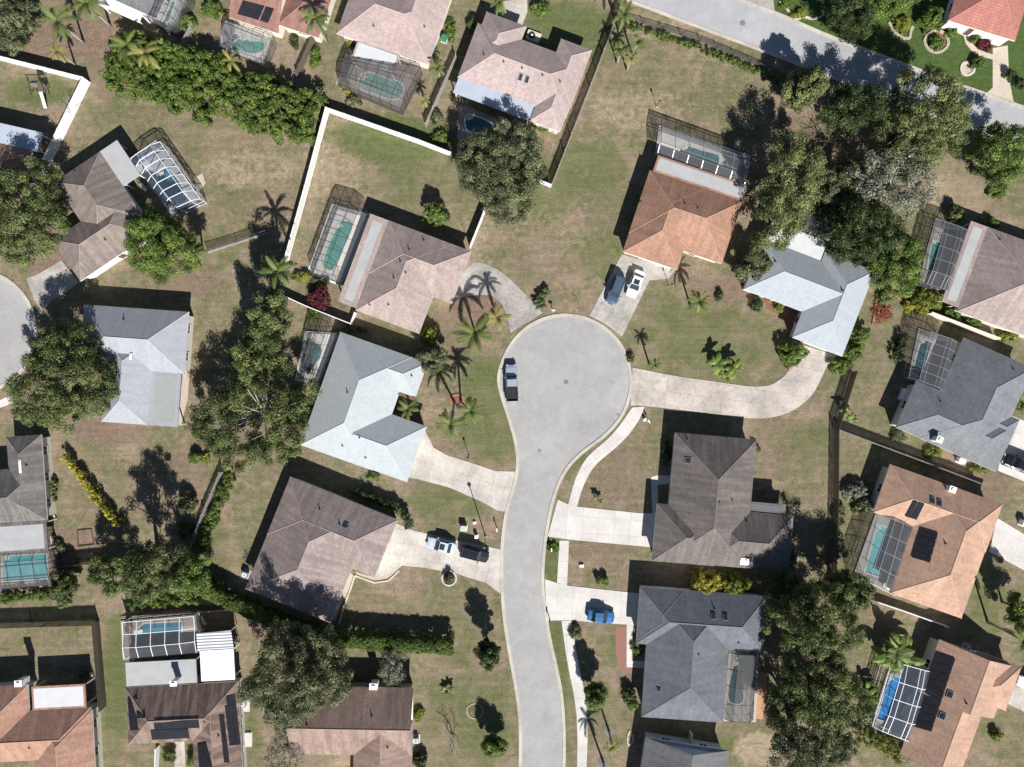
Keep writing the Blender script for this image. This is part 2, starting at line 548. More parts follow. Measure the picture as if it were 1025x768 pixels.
def shrub(name, label, px, py, rx, ry, h, leaf, group=None, cat='shrub', n_per=70, size=0.10, cr=0.38, rot=0, density=1.0):
    r = np.random.default_rng(hash_(label + str(px)) % 100000)
    zc = h * 0.55
    c = P(px, py, zc); k = S * (CH - zc) / CH
    ax, ay = rx * k, ry * k
    root = empty(name, (c.x, c.y, 0), label, cat, group)
    n = int(max(7, 2.6 * density * ax * ay * 3.14 / (cr * cr * 2.2)))
    ph = r.random(3) * 6.28
    cs = []
    ca, sa = math.cos(-R(rot)), math.sin(-R(rot))
    for i in range(n):
        th = r.random() * 6.283; q = math.sqrt(r.random())
        o = 0.86 + 0.13 * math.sin(3 * th + ph[0]) + 0.09 * math.sin(5 * th + ph[1])
        u, v = ax * q * o * math.cos(th), ay * q * o * math.sin(th)
        dome = math.sqrt(1 - q * q)
        z = h * (0.16 + 0.68 * dome) * (1 - 0.55 * r.random() ** 2)
        cs.append((c.x + u * ca - v * sa, c.y + u * sa + v * ca, max(z, 0.12)))
    rad = cr * (0.7 + 0.5 * r.random(n))
    tint = np.clip(0.45 + 0.25 * r.normal(size=n), 0, 1)
    leaf_mesh('foliage', L[leaf], root, cs, rad, tint, n_per, size, r)
    mb = MB()
    for i in range(min(6, n)):
        e = np.array(cs[int(r.integers(n))])
        q = limb_path((c.x + r.normal() * .05, c.y + r.normal() * .05, -.03), e, r, 0.1, 3)
        mb.tube(q, [.035, .028, .02, .01], 5)
    mb.build('stem', M['bark'], root, smooth=True)
    return root

def hedge(label, pts, w, h, leaf, group=None, name='hedge', cat='hedge', cr=0.34, n_per=60, size=0.10, rough=0.16, density=1.0):
    """pts: photo pixels along the middle of its top; w metres wide"""
    r = np.random.default_rng(hash_(label) % 100000)
    pw = [P(x, y, h * 0.8) for x, y in pts]
    root = empty(name, (pw[0].x, pw[0].y, 0), label, cat, group)
    cs = []; stems = MB()
    stems.tube([(p.x, p.y, 0.1) for p in pw], .05, 5)
    for a, b in zip(pw[:-1], pw[1:]):
        d = (b - a).xy; ln = d.length; d = d.normalized(); n_ = Vector((-d.y, d.x))
        m = int(ln * (w + 2 * h * 0.45) / (cr * cr) * 0.55 * density)
        for i in range(m):
            s = r.random() * ln
            wob = 1 + rough * math.sin(s * 1.7 + a.x) + rough * 0.7 * math.sin(s * 4.1 + a.y)
            u = r.uniform(-1, 1)
            if r.random() < 0.35:
                z = r.uniform(0.12, h * 0.95); u = math.copysign(1, u)
            else:
                z = h * (1 - 0.10 * abs(u) ** 3) * (1 + rough * 0.5 * r.normal())
            p = a.xy + d * s + n_ * (u * (w / 2 - cr * 0.4) * wob)
            cs.append((p.x, p.y, max(0.12, z - cr * 0.5)))
        for i in range(int(ln / 0.9) + 1):
            p = a.xy + d * min(ln, 0.9 * i + 0.3)
            stems.tube([(p.x, p.y, -0.03), (p.x + r.normal() * .1, p.y + r.normal() * .1, h * 0.8)], [.04, .015], 5)
    n = len(cs)
    rad = cr * (0.7 + 0.6 * r.random(n))
    ca_ = np.array(cs)
    tint = np.clip(0.42 + 0.22 * r.normal(size=n) + .22 * np.sin(ca_[:, 0] * .9 + 1) * np.sin(ca_[:, 1] * 1.1 + ca_[:, 0] * .4), 0, 1)
    leaf_mesh('foliage', L[leaf], root, cs, rad, tint, n_per, size, r)
    stems.build('woody_base', M['bark'], root)
    return root

def frond(mb, tints, base, az, el0, ln, droop, r, wide=0.42, nl=15, tint=0.5):
    """arching rachis with narrow leaflets on both sides"""
    x, y, z = base
    el = el0; step = ln / nl
    pts = [Vector(base)]
    for i in range(nl):
        el -= droop / nl
        az += r.normal() * 0.02
        x += math.cos(az) * math.cos(el) * step; y += math.sin(az) * math.cos(el) * step; z += math.sin(el) * step
        pts.append(Vector((x, y, z)))
    n0 = len(mb.v)
    mb.tube(pts, [0.035 * (1 - 0.85 * i / nl) for i in range(nl + 1)], 4, cap=False)
    side0 = Vector((-math.sin(az), math.cos(az), 0))
    for i in range(2, nl + 1):
        t = i / nl
        lw = wide * math.sin(math.pi * min(1, 0.12 + 0.86 * t)) ** 0.7 + 0.06
        d = (pts[i] - pts[i - 1]).normalized()
        for sgn in (-1, 1):
            tip = pts[i] + side0 * sgn * lw * (0.85 + .3 * r.random()) + d * lw * 0.65 + Vector((0, 0, -0.30 * lw * (0.4 + r.random())))
            wv = d * step * 0.44
            mid = (pts[i] + tip) * 0.5 + Vector((0, 0, 0.05 * lw))
            mb.add([pts[i] - wv, pts[i] + wv, mid + wv * 0.9, tip, mid - wv * 0.9], [(0, 1, 2, 3, 4)])
    tints.extend([min(1, max(0, tint + r.normal() * .12))] * (len(mb.v) - n0))

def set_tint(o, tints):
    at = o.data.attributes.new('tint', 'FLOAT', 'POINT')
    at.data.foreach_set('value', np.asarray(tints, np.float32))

def palm(label, px, py, h, rad_px, leaf='palm', n=16, group=None, base=None, name='palm_tree', ring=False, lean=0.0):
    """px, py: the crown in the photograph"""
    r = np.random.default_rng(hash_(label + str(px)) % 100000)
    c = P(px, py, h)
    b = c.xy if base is None else P(base[0], base[1]).xy
    root = empty(name, (b.x, b.y, 0), label, 'palm')
    if group: root['group'] = group
    ln = rad_px * S * 1.12
    mb = MB(); tints = []; n = max(11, int(n * .72))
    for i in range(n):
        az = 2.39996 * i + r.normal() * 0.25
        lev = i / n
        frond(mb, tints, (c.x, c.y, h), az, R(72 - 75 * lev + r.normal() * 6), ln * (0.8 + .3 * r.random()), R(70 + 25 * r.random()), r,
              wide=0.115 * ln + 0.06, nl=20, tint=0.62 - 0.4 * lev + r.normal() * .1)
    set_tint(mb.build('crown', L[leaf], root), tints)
    t = MB()
    pth = [(b.x + (c.x - b.x) * s, b.y + (c.y - b.y) * s, -0.05 + (h + 0.05) * s) for s in (0, .25, .5, .75, 1)]
    tr = 0.10 + 0.010 * h
    t.tube(pth, [tr * 1.35, tr, tr * .92, tr * .9, tr * .95], 9)
    t.build('trunk', M['palebark'], root, smooth=True)
    if ring:
        q = MB(); q.lathe((b.x, b.y, 0), [(0.85, 0.0), (0.85, 0.03), (0.3, 0.07), (0.0, 0.08)], 18)
        q.build('mulch_ring', M['mulch_grey'], root)
    return root

def banana(label, px, py, h, rad_px, n=14, leaf='fresh', group=None, name='banana_plant', cat='plant'):
    r = np.random.default_rng(hash_(label + str(px)) % 100000)
    c = P(px, py, h * 0.6)
    root = empty(name, (c.x, c.y, 0), label, cat, group)
    mb = MB(); tints = []; st = MB()
    stems = [(c.x + r.normal() * rad_px * S * 0.35, c.y + r.normal() * rad_px * S * 0.35) for _ in range(max(2, n // 5))]
    for (x, y) in stems:
        st.tube([(x, y, -.03), (x, y, h * .55)], [.09, .06], 7)
    for i in range(n):
        x, y = stems[i % len(stems)]
        az = 2.4 * i + r.normal() * .3; el = R(r.uniform(25, 70)); L_ = rad_px * S * r.uniform(.6, .95)
        w = 0.16 * L_ + 0.1; tint = 0.5 + r.normal() * .25
        p = Vector((x, y, h * .5)); prev = None; rows = []
        for k in range(7):
            t = k / 6
            ww = w * math.sin(math.pi * (0.08 + 0.9 * t)) ** .6
            sd = Vector((-math.sin(az), math.cos(az), 0))
            rows.append((p - sd * ww + Vector((0, 0, -.35 * ww)), p.copy(), p + sd * ww + Vector((0, 0, -.35 * ww))))
            p = p + Vector((math.cos(az) * math.cos(el), math.sin(az) * math.cos(el), math.sin(el))) * (L_ / 6)
            el -= R(17)
        n0 = len(mb.v)
        mb.add([q for row in rows for q in row], [(k * 3 + j, k * 3 + j + 1, k * 3 + j + 4, k * 3 + j + 3) for k in range(6) for j in (0, 1)])
        tints += [min(1, max(0, tint))] * (len(mb.v) - n0)
    set_tint(mb.build('foliage', L[leaf], root), tints)
    st.build('stem', M['palebark'], root)
    return root

def bare(name, label, px, py, rad_px, h, leaf=None, mat='palebark', group=None, n=60, cat='tree'):
    """leafless or nearly leafless tree: forking twigs"""
    r = np.random.default_rng(hash_(label + str(px)) % 100000)
    c = P(px, py, h * .6)
    root = empty(name, (c.x, c.y, 0), label, cat, group)
    mb = MB(); tips = []
    rad = rad_px * S
    def grow(p, d, ln, s, lev):
        q = p + d * ln
        mb.tube([tuple(p), tuple((p + q) / 2 + Vector(r.normal(size=3) * ln * .05)), tuple(q)], [s, s * .8, s * .6], 5 if lev < 2 else 4)
        if lev >= 4:
            tips.append(tuple(q)); return
        for k in range(3 if lev < 2 else 2 + int(r.random() < .4)):
            dd = (d + Vector(r.normal(size=3)) * 0.55 + Vector((0, 0, .12))).normalized()
            grow(q, dd, ln * r.uniform(.62, .85), s * .58, lev + 1)
    h0 = h * 0.22
    for k in range(4):
        az = k * 1.57 + r.random()
        grow(Vector((c.x, c.y, 0 if k == 0 else h0 * .6)), Vector((math.cos(az) * .55, math.sin(az) * .55, .85)).normalized(), h0 * 1.15 + rad * .18, 0.02 * h, 0)
    mb.build('branches', M[mat], root)
    if leaf and tips:
        t = np.array(tips)
        leaf_mesh('crown', L[leaf], root, t, np.full(len(t), rad * .14 + .15), np.clip(.45 + .25 * r.normal(size=len(t)), 0, 1), n, .10, r)
    return root

# ---------------------------------------------------------------- house
class House:
    SL = 0.50
    def __init__(self, label, o, a, wings, roof, lanai=(), eave=2.75, vents=(), chimneys=(), skylights=(), solar=(),
                 wall='stucco', garage=None, door=None, trim='white', cap=1.08, group=None, wins=True):
        self.e = eave; self.k = S * (CH - eave) / CH
        a = R(a); self.a = a
        self.o = P(*o, eave).xy
        self.U = Vector((math.cos(a), -math.sin(a))); self.V = Vector((-math.sin(a), -math.cos(a)))
        self.w = []
        for i, w in enumerate(wings):
            t = w[4] if len(w) > 4 else 'h'
            ins = 0.035 * i
            u0, v0, u1, v1 = [q * self.k for q in w[:4]]
            self.w.append((u0 + ins, v0 + ins, u1 - ins, v1 - ins, t))
        c = self.W((self.w[0][0] + self.w[0][2]) / 2, (self.w[0][1] + self.w[0][3]) / 2)
        self.root = empty('house', (c[0], c[1], 0), label, 'house', group)
        self.lan = [tuple(q * self.k for q in l[:4]) + (l[4], l[5] if len(l) > 5 else 0) for l in lanai]
        self.roof_m = M[roof]
        rb, fb, wb, cb = MB(), MB(), MB(), MB()
        for w in self.w:
            self._wing(w, rb, fb, wb)
        rb.build('roof', self.roof_m, self.root, uv='slope')
        fb.build('fascia', M[trim], self.root)
        wb.build('wall', M[wall], self.root)
        self._caps(cb)
        if cb.f: cb.build('ridge_cap', M[roof + '_cap'], self.root)
        for l in self.lan: self._lanai(l, trim)
        self._openings(wins, garage, door)
        rr = self.root
        for v in vents:
            p = self.at(v[0], v[1])
            m = MB(); m.tube([(p.x, p.y, p.z - .1), (p.x, p.y, p.z + .32)], .07, 8)
            m.lathe((p.x, p.y, p.z + .02), [(.17, -.03), (.13, .05), (.08, .07)], 10)
            m.build('roof_vent', M['pipe'], rr)
        for s in skylights:
            self._skylight(s)
        for c_ in chimneys:
            self._chimney(c_)
        for q in solar:
            pts = [self.at(x, y, .07) for x, y in q]
            n_ = (pts[1] - pts[0]).cross(pts[3] - pts[0]); n_ = (n_ if n_.z > 0 else -n_).normalized()
            ang = self._ang()
            m = MB(); m.add([p + n_ * .05 for p in pts] + [p for p in pts],
                            [(0, 1, 2, 3), (7, 6, 5, 4), (0, 4, 5, 1), (1, 5, 6, 2), (2, 6, 7, 3), (3, 7, 4, 0)])
            m.build('solar_panel', M['solar'], rr, uv='slope')
    def _ang(self): return math.atan2(self.U.y, self.U.x)
    def W(self, u, v): 
        p = self.o + self.U * u + self.V * v
        return (p.x, p.y)
    def W3(self, u, v, z): return (*self.W(u, v), z)
    def local(self, x, y):
        d = Vector((x, y)) - self.o
        return d.dot(self.U), d.dot(self.V)
    def wz(self, w, u, v):
        u0, v0, u1, v1, t = w
        if not (u0 <= u <= u1 and v0 <= v <= v1): return None
        d = []
        if t != 'gu': d += [u - u0, u1 - u]
        if t != 'gv': d += [v - v0, v1 - v]
        return self.e + self.SL * min(d)
    def zat(self, u, v):
        z = [q for q in (self.wz(w, u, v) for w in self.w) if q is not None]
        if z: return max(z)
        return self.e + 0.08
    def at(self, px, py, up=0.0):
        z = self.e + 0.8
        for _ in range(6):
            p = P(px, py, z); u, v = self.local(p.x, p.y); z = self.zat(u, v) + up
        p = P(px, py, z); return Vector((p.x, p.y, z))
    def _wing(self, w, rb, fb, wb):
        u0, v0, u1, v1, t = w
        e = self.e; du, dv = u1 - u0, v1 - v0
        A, B, C, D = [self.W3(*q, e) for q in ((u0, v0), (u1, v0), (u1, v1), (u0, v1))]
        ra = None
        if t == 'gu' or (t == 'h' and du >= dv):
            r = dv / 2; ins = 0 if t == 'gu' else r
            E = self.W3(u0 + ins, v0 + r, e + self.SL * r); F = self.W3(u1 - ins, v0 + r, e + self.SL * r)
            fs = [(0, 4, 5, 1), (2, 5, 4, 3)]
            if t != 'gu': fs += [(1, 5, 2), (3, 4, 0)]
        else:
            r = du / 2; ins = 0 if t == 'gv' else r
            E = self.W3(u0 + r, v0 + ins, e + self.SL * r); F = self.W3(u0 + r, v1 - ins, e + self.SL * r)
            fs = [(0, 3, 5, 4), (2, 1, 4, 5)]
            if t != 'gv': fs += [(0, 4, 1), (2, 5, 3)]
        # orient the faces upwards
        vs = [A, B, C, D, E, F]; out = []
        for f in fs:
            n = (Vector(vs[f[1]]) - Vector(vs[f[0]])).cross(Vector(vs[f[2]]) - Vector(vs[f[0]]))
            out.append(f if n.z > 0 else tuple(reversed(f)))
        rb.add(vs, out)
        # fascia and soffit
        q = [A, B, C, D]; g = 0.0
        lo = [(p[0], p[1], e - 0.19) for p in q]; hi = [(p[0], p[1], e - 0.004) for p in q]
        fb.add(hi + lo, [(i, (i + 1) % 4, 4 + (i + 1) % 4, 4 + i) for i in range(4)] + [(4, 5, 6, 7)])
        # walls
        o = 0.5
        if du > 2 and dv > 2:
            b = [self.W3(*z_, 0) for z_ in ((u0 + o, v0 + o), (u1 - o, v0 + o), (u1 - o, v1 - o), (u0 + o, v1 - o))]
            tt = [(p[0], p[1], e - 0.10) for p in b]
            wb.add(b + tt, [(i, (i + 1) % 4, 4 + (i + 1) % 4, 4 + i) for i in range(4)])
            s = self.SL
            if t == 'gu':
                for uu in (u0 + o, u1 - o):
                    wb.add([self.W3(uu, v0 + o, e - .1), self.W3(uu, v1 - o, e - .1), self.W3(uu, (v0 + v1) / 2, e + s * (dv / 2) - .03)], [(0, 1, 2)])
            if t == 'gv':
                for vv in (v0 + o, v1 - o):
                    wb.add([self.W3(u0 + o, vv, e - .1), self.W3(u1 - o, vv, e - .1), self.W3((u0 + u1) / 2, vv, e + s * (du / 2) - .03)], [(0, 1, 2)])
    def _caps(self, cb):
        for i, w in enumerate(self.w):
            u0, v0, u1, v1, t = w; du, dv = u1 - u0, v1 - v0
            lines = []
            if t == 'gu' or (t == 'h' and du >= dv):
                r = dv / 2; ins = 0 if t == 'gu' else r
                E, F = (u0 + ins, v0 + r), (u1 - ins, v0 + r); ends = [(E, [(u0, v0), (u0, v1)]), (F, [(u1, v0), (u1, v1)])]
            else:
                r = du / 2; ins = 0 if t == 'gv' else r
                E, F = (u0 + r, v0 + ins), (u0 + r, v1 - ins); ends = [(E, [(u0, v0), (u1, v0)]), (F, [(u0, v1), (u1, v1)])]
            lines.append((E, F))
            if t == 'h':
                for a, cs in ends:
                    for c in cs: lines.append((c, a))
            for a, b in lines:
                a, b = Vector(a), Vector(b); n = max(1, int((b - a).length / 0.6))
                run = None
                for j in range(n):
                    p, q = a.lerp(b, j / n), a.lerp(b, (j + 1) / n); m = (p + q) / 2
                    zz = self.wz(w, m.x, m.y)
                    ok = zz is not None and self.zat(m.x, m.y) <= zz + 0.03
                    if ok: run = (run[0] if run else p, q)
                    if run and (not ok or j == n - 1):
                        zs = [(self.wz(w, min(max(s.x, u0 + 1e-4), u1 - 1e-4), min(max(s.y, v0 + 1e-4), v1 - 1e-4)) or self.e) - 0.03 for s in run]
                        cb.tube([self.W3(run[0].x, run[0].y, zs[0]), self.W3(run[1].x, run[1].y, zs[1])], 0.065, 6)
                        run = None
    def _lanai(self, l, trim):
        u0, v0, u1, v1, m, brd = l
        e = self.e; g = 0.03
        def slab(a, b, c, d, z0, z1):
            mb = MB(); mb.prism([self.W(a + g, b + g), self.W(c - g, b + g), self.W(c - g, d - g), self.W(a + g, d - g)], z0, z1); return mb
        p = slab(u0, v0, u1, v1, e - .16, e + .03).build('lanai_roof', self.roof_m if brd else M[m], self.root, uv='slope')
        if brd:
            b = brd * self.k
            slab(u0 + b, v0 + b, u1 - b, v1 - b, e + .03, e + .05).build('roof_membrane', M[m], p)
        for (a, b) in ((u0 + .3, v0 + .3), (u1 - .3, v0 + .3), (u1 - .3, v1 - .3), (u0 + .3, v1 - .3)):
            if any(w[0] <= a <= w[2] and w[1] <= b <= w[3] for w in self.w): continue
            q = MB(); c = self.W(a, b); q.box((c[0], c[1], 0), .16, .16, e - .16, self._ang(), z0=0)
            q.build('post', M['white'], p)
    def _free(self, u, v, skip):
        for i, w in enumerate(self.w):
            if i != skip and w[0] < u < w[2] and w[1] < v < w[3]: return False
        return True
    def _edges(self):
        o = 0.5
        for i, (u0, v0, u1, v1, t) in enumerate(self.w):
            if u1 - u0 < 2.5 or v1 - v0 < 2.5: continue
            yield i, (u0 + o, v0 + o), (u1 - o, v0 + o), (0, -1)
            yield i, (u1 - o, v0 + o), (u1 - o, v1 - o), (1, 0)
            yield i, (u1 - o, v1 - o), (u0 + o, v1 - o), (0, 1)
            yield i, (u0 + o, v1 - o), (u0 + o, v0 + o), (-1, 0)
    def _opening(self, name, c, d, n, w, h, z0, frame_m, pane_m, pane_name, cross=True):
        """framed opening set on a wall; c local centre, d along, n outward"""
        fr = MB(); t = .08
        D = self.U * d[0] + self.V * d[1]; N = self.U * n[0] + self.V * n[1]
        C = Vector(self.W(*c))
        ang = math.atan2(D.y, D.x)
        def bar(off, z, sx, sz, dep, mb, out):
            p = C + D * off + N * (out + dep / 2)
            mb.box((p.x, p.y, z), sx, dep, sz, ang)
        bar(-w / 2 + t / 2, z0 + h / 2, t, h, .07, fr, .003); bar(w / 2 - t / 2, z0 + h / 2, t, h, .07, fr, .003)
        bar(0, z0 + h - t / 2, w - 2 * t, t, .07, fr, .003); bar(0, z0 + t / 2, w - 2 * t, t, .07, fr, .003)
        if cross: bar(0, z0 + h / 2, .05, h - 2 * t, .055, fr, .003)
        o = fr.build(name, frame_m, self.root)
        pn = MB(); bar(0, z0 + h / 2, w - 2 * t - .004, h - 2 * t - .004, .03, pn, .004)
        pn.build(pane_name, pane_m, o)
        return o
    def _openings(self, wins, garage, door):
        spots = []
        g = P(*garage, 1.0).xy if garage else None
        dd = P(*door, 1.0).xy if door else None
        best = {}
        for key, tgt in (('g', g), ('d', dd)):
            if tgt is None: continue
            lu, lv = self.local(tgt.x, tgt.y); bd = 1e9
            for (i, a, b, n) in self._edges():
                A, B = Vector(a), Vector(b); ln = (B - A).length; D = (B - A) / ln
                half = 2.6 if key == 'g' else .7
                if ln < 2 * half + .3: continue
                s = min(max((Vector((lu, lv)) - A).dot(D), half + .1), ln - half - .1)
                c = A + D * s
                if not self._free(c.x + n[0] * .7, c.y + n[1] * .7, i): continue
                q = (c - Vector((lu, lv))).length
                if q < bd: bd = q; best[key] = (i, c, D, n, half)
        if 'g' in best:
            i, c, D, n, half = best['g']
            o = self._opening('garage_door', c, D, n, 4.9, 2.15, 0.02, M['white'], M['white'], 'door_leaf', False)
            spots.append((c, half + .4))
        if 'd' in best:
            i, c, D, n, half = best['d']
            self._opening('front_door', c, D, n, 1.1, 2.1, 0.02, M['white'], M['brownwall'], 'door_leaf', False)
            spots.append((c, half + .5))
        if not wins: return
        for (i, a, b, n) in self._edges():
            A, B = Vector(a), Vector(b); ln = (B - A).length
            if ln < 2.4: continue
            D = (B - A) / ln; m = max(1, int(ln / 3.8))
            for j in range(m):
                c = A + D * ln * (j + .5) / m
                q = c + Vector(n) * .8
                if not all(self._free(q.x + D.x * x, q.y + D.y * x, i) for x in (-.7, 0, .7)): continue
                if any((c - s).length < r + .8 for s, r in spots): continue
                self._opening('window', c, D, n, 1.35, 1.2, .95, M['white'], M['glass'], 'pane')
    def _chimney(self, c_):
        px, py, w, d, h = c_[:5]; w *= .82; d *= .82
        p = self.at(px, py, h); base = self.zat(*self.local(p.x, p.y))
        m = MB(); m.box((p.x, p.y, 0), w, d, h + .6, self._ang(), z0=base - .6)
        o = m.build('chimney', M[c_[5] if len(c_) > 5 else 'stucco'], self.root)
        m = MB(); m.box((p.x, p.y, 0), w + .18, d + .18, .1, self._ang(), z0=base + h + .001)
        m.box((p.x, p.y, 0), w * .5, d * .5, .16, self._ang(), z0=base + h + .101)
        m.build('chimney_cap', M['whitemetal'], o)
    def _skylight(self, s):
        px, py, w, d = s[:4]
        p = self.at(px, py); u, v = self.local(p.x, p.y)
        vs = []
        for up in (-.05, .12):
            for a, b in ((-1, -1), (1, -1), (1, 1), (-1, 1)):
                q = (u + a * w / 2, v + b * d / 2)
                vs.append(self.W3(*q, self.zat(*q) + up))
        fs = [(0, 1, 5, 4), (1, 2, 6, 5), (2, 3, 7, 6), (3, 0, 4, 7), (4, 5, 6, 7)]
        m = MB(); m.add(vs, fs); o = m.build('skylight', M['metal'], self.root)
        g = [Vector(q) for q in vs[4:]]; c = sum(g, Vector()) / 4
        m = MB(); a = [c + (q - c) * .8 + Vector((0, 0, .012)) for q in g]; b = [c + (q - c) * .6 + Vector((0, 0, .08)) for q in g]
        m.add(a + b, [(0, 1, 5, 4), (1, 2, 6, 5), (2, 3, 7, 6), (3, 0, 4, 7), (4, 5, 6, 7)])
        m.build('pane', M[s[4] if len(s) > 4 else 'glass'], o)

# ---------------------------------------------------------------- pools and their cages
def smooth_loop(pts, n=5):
    out = []; m = len(pts)
    for i in range(m):
        p0, p1, p2, p3 = [Vector(pts[(i + j - 1) % m]) for j in range(4)]
        for k in range(n):
            t = k / n
            out.append(tuple(0.5 * ((2 * p1) + (p2 - p0) * t + (2 * p0 - 5 * p1 + 4 * p2 - p3) * t * t + (3 * p1 - p0 - 3 * p2 + p3) * t ** 3)))
    return out

def inset(poly, d):
    c = sum((Vector(p) for p in poly), Vector((0, 0))) / len(poly)
    n = len(poly); out = []
    ar = sum(poly[i][0] * poly[(i + 1) % n][1] - poly[(i + 1) % n][0] * poly[i][1] for i in range(n))
    sg = 1 if ar > 0 else -1
    for i in range(n):
        a, b, c_ = Vector(poly[i - 1]), Vector(poly[i]), Vector(poly[(i + 1) % n])
        e1 = (b - a).normalized(); e2 = (c_ - b).normalized()
        nn = (Vector((-e1.y, e1.x)) + Vector((-e2.y, e2.x)))
        nn = nn.normalized() if nn.length > 1e-6 else Vector((-e1.y, e1.x))
        out.append(tuple(b + nn * d * sg))
    return out

def pool(label, deck, wat, wmat, dmat='deck', round_=True, ladder=None, spa=None):
    dk = [P(*p).xy[:] for p in deck]
    dk = inset(dk, -.45)
    wt = [P(*p).xy[:] for p in wat]
    if round_: wt = smooth_loop(wt)
    def inside(p, poly):
        r = False; j = len(poly) - 1
        for i in range(len(poly)):
            if (poly[i][1] > p[1]) != (poly[j][1] > p[1]) and p[0] < (poly[j][0] - poly[i][0]) * (p[1] - poly[i][1]) / (poly[j][1] - poly[i][1]) + poly[i][0]: r = not r
            j = i
        return r
    lim = inset(dk, .35)
    for _ in range(30):
        if all(inside(p, lim) for p in inset(wt, -.28)): break
        cc = Vector((sum(p[0] for p in wt) / len(wt), sum(p[1] for p in wt) / len(wt)))
        dc = Vector((sum(p[0] for p in dk) / len(dk), sum(p[1] for p in dk) / len(dk)))
        wt = [tuple((Vector(p) - cc) * .98 + cc + (dc - cc) * .02) for p in wt]
    c = Vector((sum(p[0] for p in wt) / len(wt), sum(p[1] for p in wt) / len(wt)))
    root = empty('swimming_pool', (c.x, c.y, 0), label, 'pool')
    lip = inset(wt, -.28)
    MB().prism(dk, 0.002, .17, [lip]).build('deck', M[dmat], root, uv=0.3)
    MB().prism(lip, 0.003, .20, [wt]).build('coping', M['coping'], root)
    MB().prism(inset(wt, .004), 0.004, .10).build('water', M[wmat], root)
    # steps into the water and a skimmer lid
    st = MB(); p = Vector(wt[0]).lerp(c, .16); st.box((p.x, p.y, 0), .9, .5, .085, .4, z0=.02)
    st.build('step', M['deck_pale'], root)
    return root

def lerp2(A, B, C, D, s, t):
    return (A * (1 - s) + B * s) * (1 - t) + (D * (1 - s) + C * s) * t

def cage(label, A, B, C, D, nu, nv, color='darkmetal', prof=((0, 2.75), (.22, 3.45), (.8, 3.45), (1, 2.45)), scr='screen', side_slope=0.0, wid=.065, back=False):
    """A,B on the house side, C,D the outer corners (photo pixels at the top of the wall)"""
    A, B, C, D = [P(*q, 2.5).xy for q in (A, B, C, D)]
    m = (A + B + C + D) / 4
    root = empty('screen_enclosure', (m.x, m.y, 0), label, 'pool cage')
    def zt(t):
        for (t0, z0), (t1, z1) in zip(prof[:-1], prof[1:]):
            if t <= t1 + 1e-9: return z0 + (z1 - z0) * (t - t0) / (t1 - t0)
        return prof[-1][1]
    ts = sorted(set([q[0] for q in prof] + [round(j / nv, 4) for j in range(1, nv)]))
    # drop near duplicates
    keep = [ts[0]]
    for t in ts[1:]:
        if t - keep[-1] > .09 or t in [q[0] for q in prof]:
            if t - keep[-1] <= .09 and keep[-1] not in [q[0] for q in prof]: keep.pop()
            keep.append(t)
    ts = keep
    ss = [i / nu for i in range(nu + 1)]
    pt = lambda s, t: (*lerp2(A, B, C, D, s, t), zt(t) - (side_slope if (s in (0, 1) and 0 < t < 1) else 0))
    mt = M[color]; r_ = wid * .62
    for s in ss:
        MB().tube([pt(s, t) for t in ts], r_, 4).build('beam', mt, root)
    for t in ts[1:]:
        MB().tube([pt(s, t) for s in ss], r_ * .9, 4).build('purlin', mt, root)
    per = [(s, 1.0) for s in ss] + [(0.0, t) for t in ts[:-1]] + [(1.0, t) for t in ts[:-1]]
    if back: per += [(s, 0.0) for s in ss[1:-1]]
    for s, t in per:
        p = pt(s, t); MB().tube([(p[0], p[1], 0.0), (p[0], p[1], p[2] - .02)], r_ * .9, 4).build('post', mt, root)
    for (s0, t0), (s1, t1) in (((0, 0), (0, 1)), ((0, 1), (1, 1)), ((1, 1), (1, 0))):
        for z in (.12, 1.0):
            a, b = lerp2(A, B, C, D, s0, t0), lerp2(A, B, C, D, s1, t1)
            MB().tube([(*a, z), (*b, z)], r_ * .7, 4).build('rail', mt, root)
    sm = M[scr]
    q = MB(); g = [[pt(s, t) for t in ts] for s in ss]
    for i in range(len(ss) - 1):
        for j in range(len(ts) - 1):
            q.add([g[i][j], g[i + 1][j], g[i + 1][j + 1], g[i][j + 1]], [(0, 1, 2, 3)])
    q.build('roof_screen', sm, root)
    for side in (0, 1):
        q = MB()
        for j in range(len(ts) - 1):
            a, b = pt(side, ts[j]), pt(side, ts[j + 1])
            q.add([(a[0], a[1], .02), (b[0], b[1], .02), b, a], [(0, 1, 2, 3)])
        q.build('wall_screen', sm, root)
    q = MB()
    for i in range(nu):
        a, b = pt(ss[i], 1), pt(ss[i + 1], 1)
        q.add([(a[0], a[1], .02), (b[0], b[1], .02), b, a], [(0, 1, 2, 3)])
    q.build('wall_screen', sm, root)
    return root

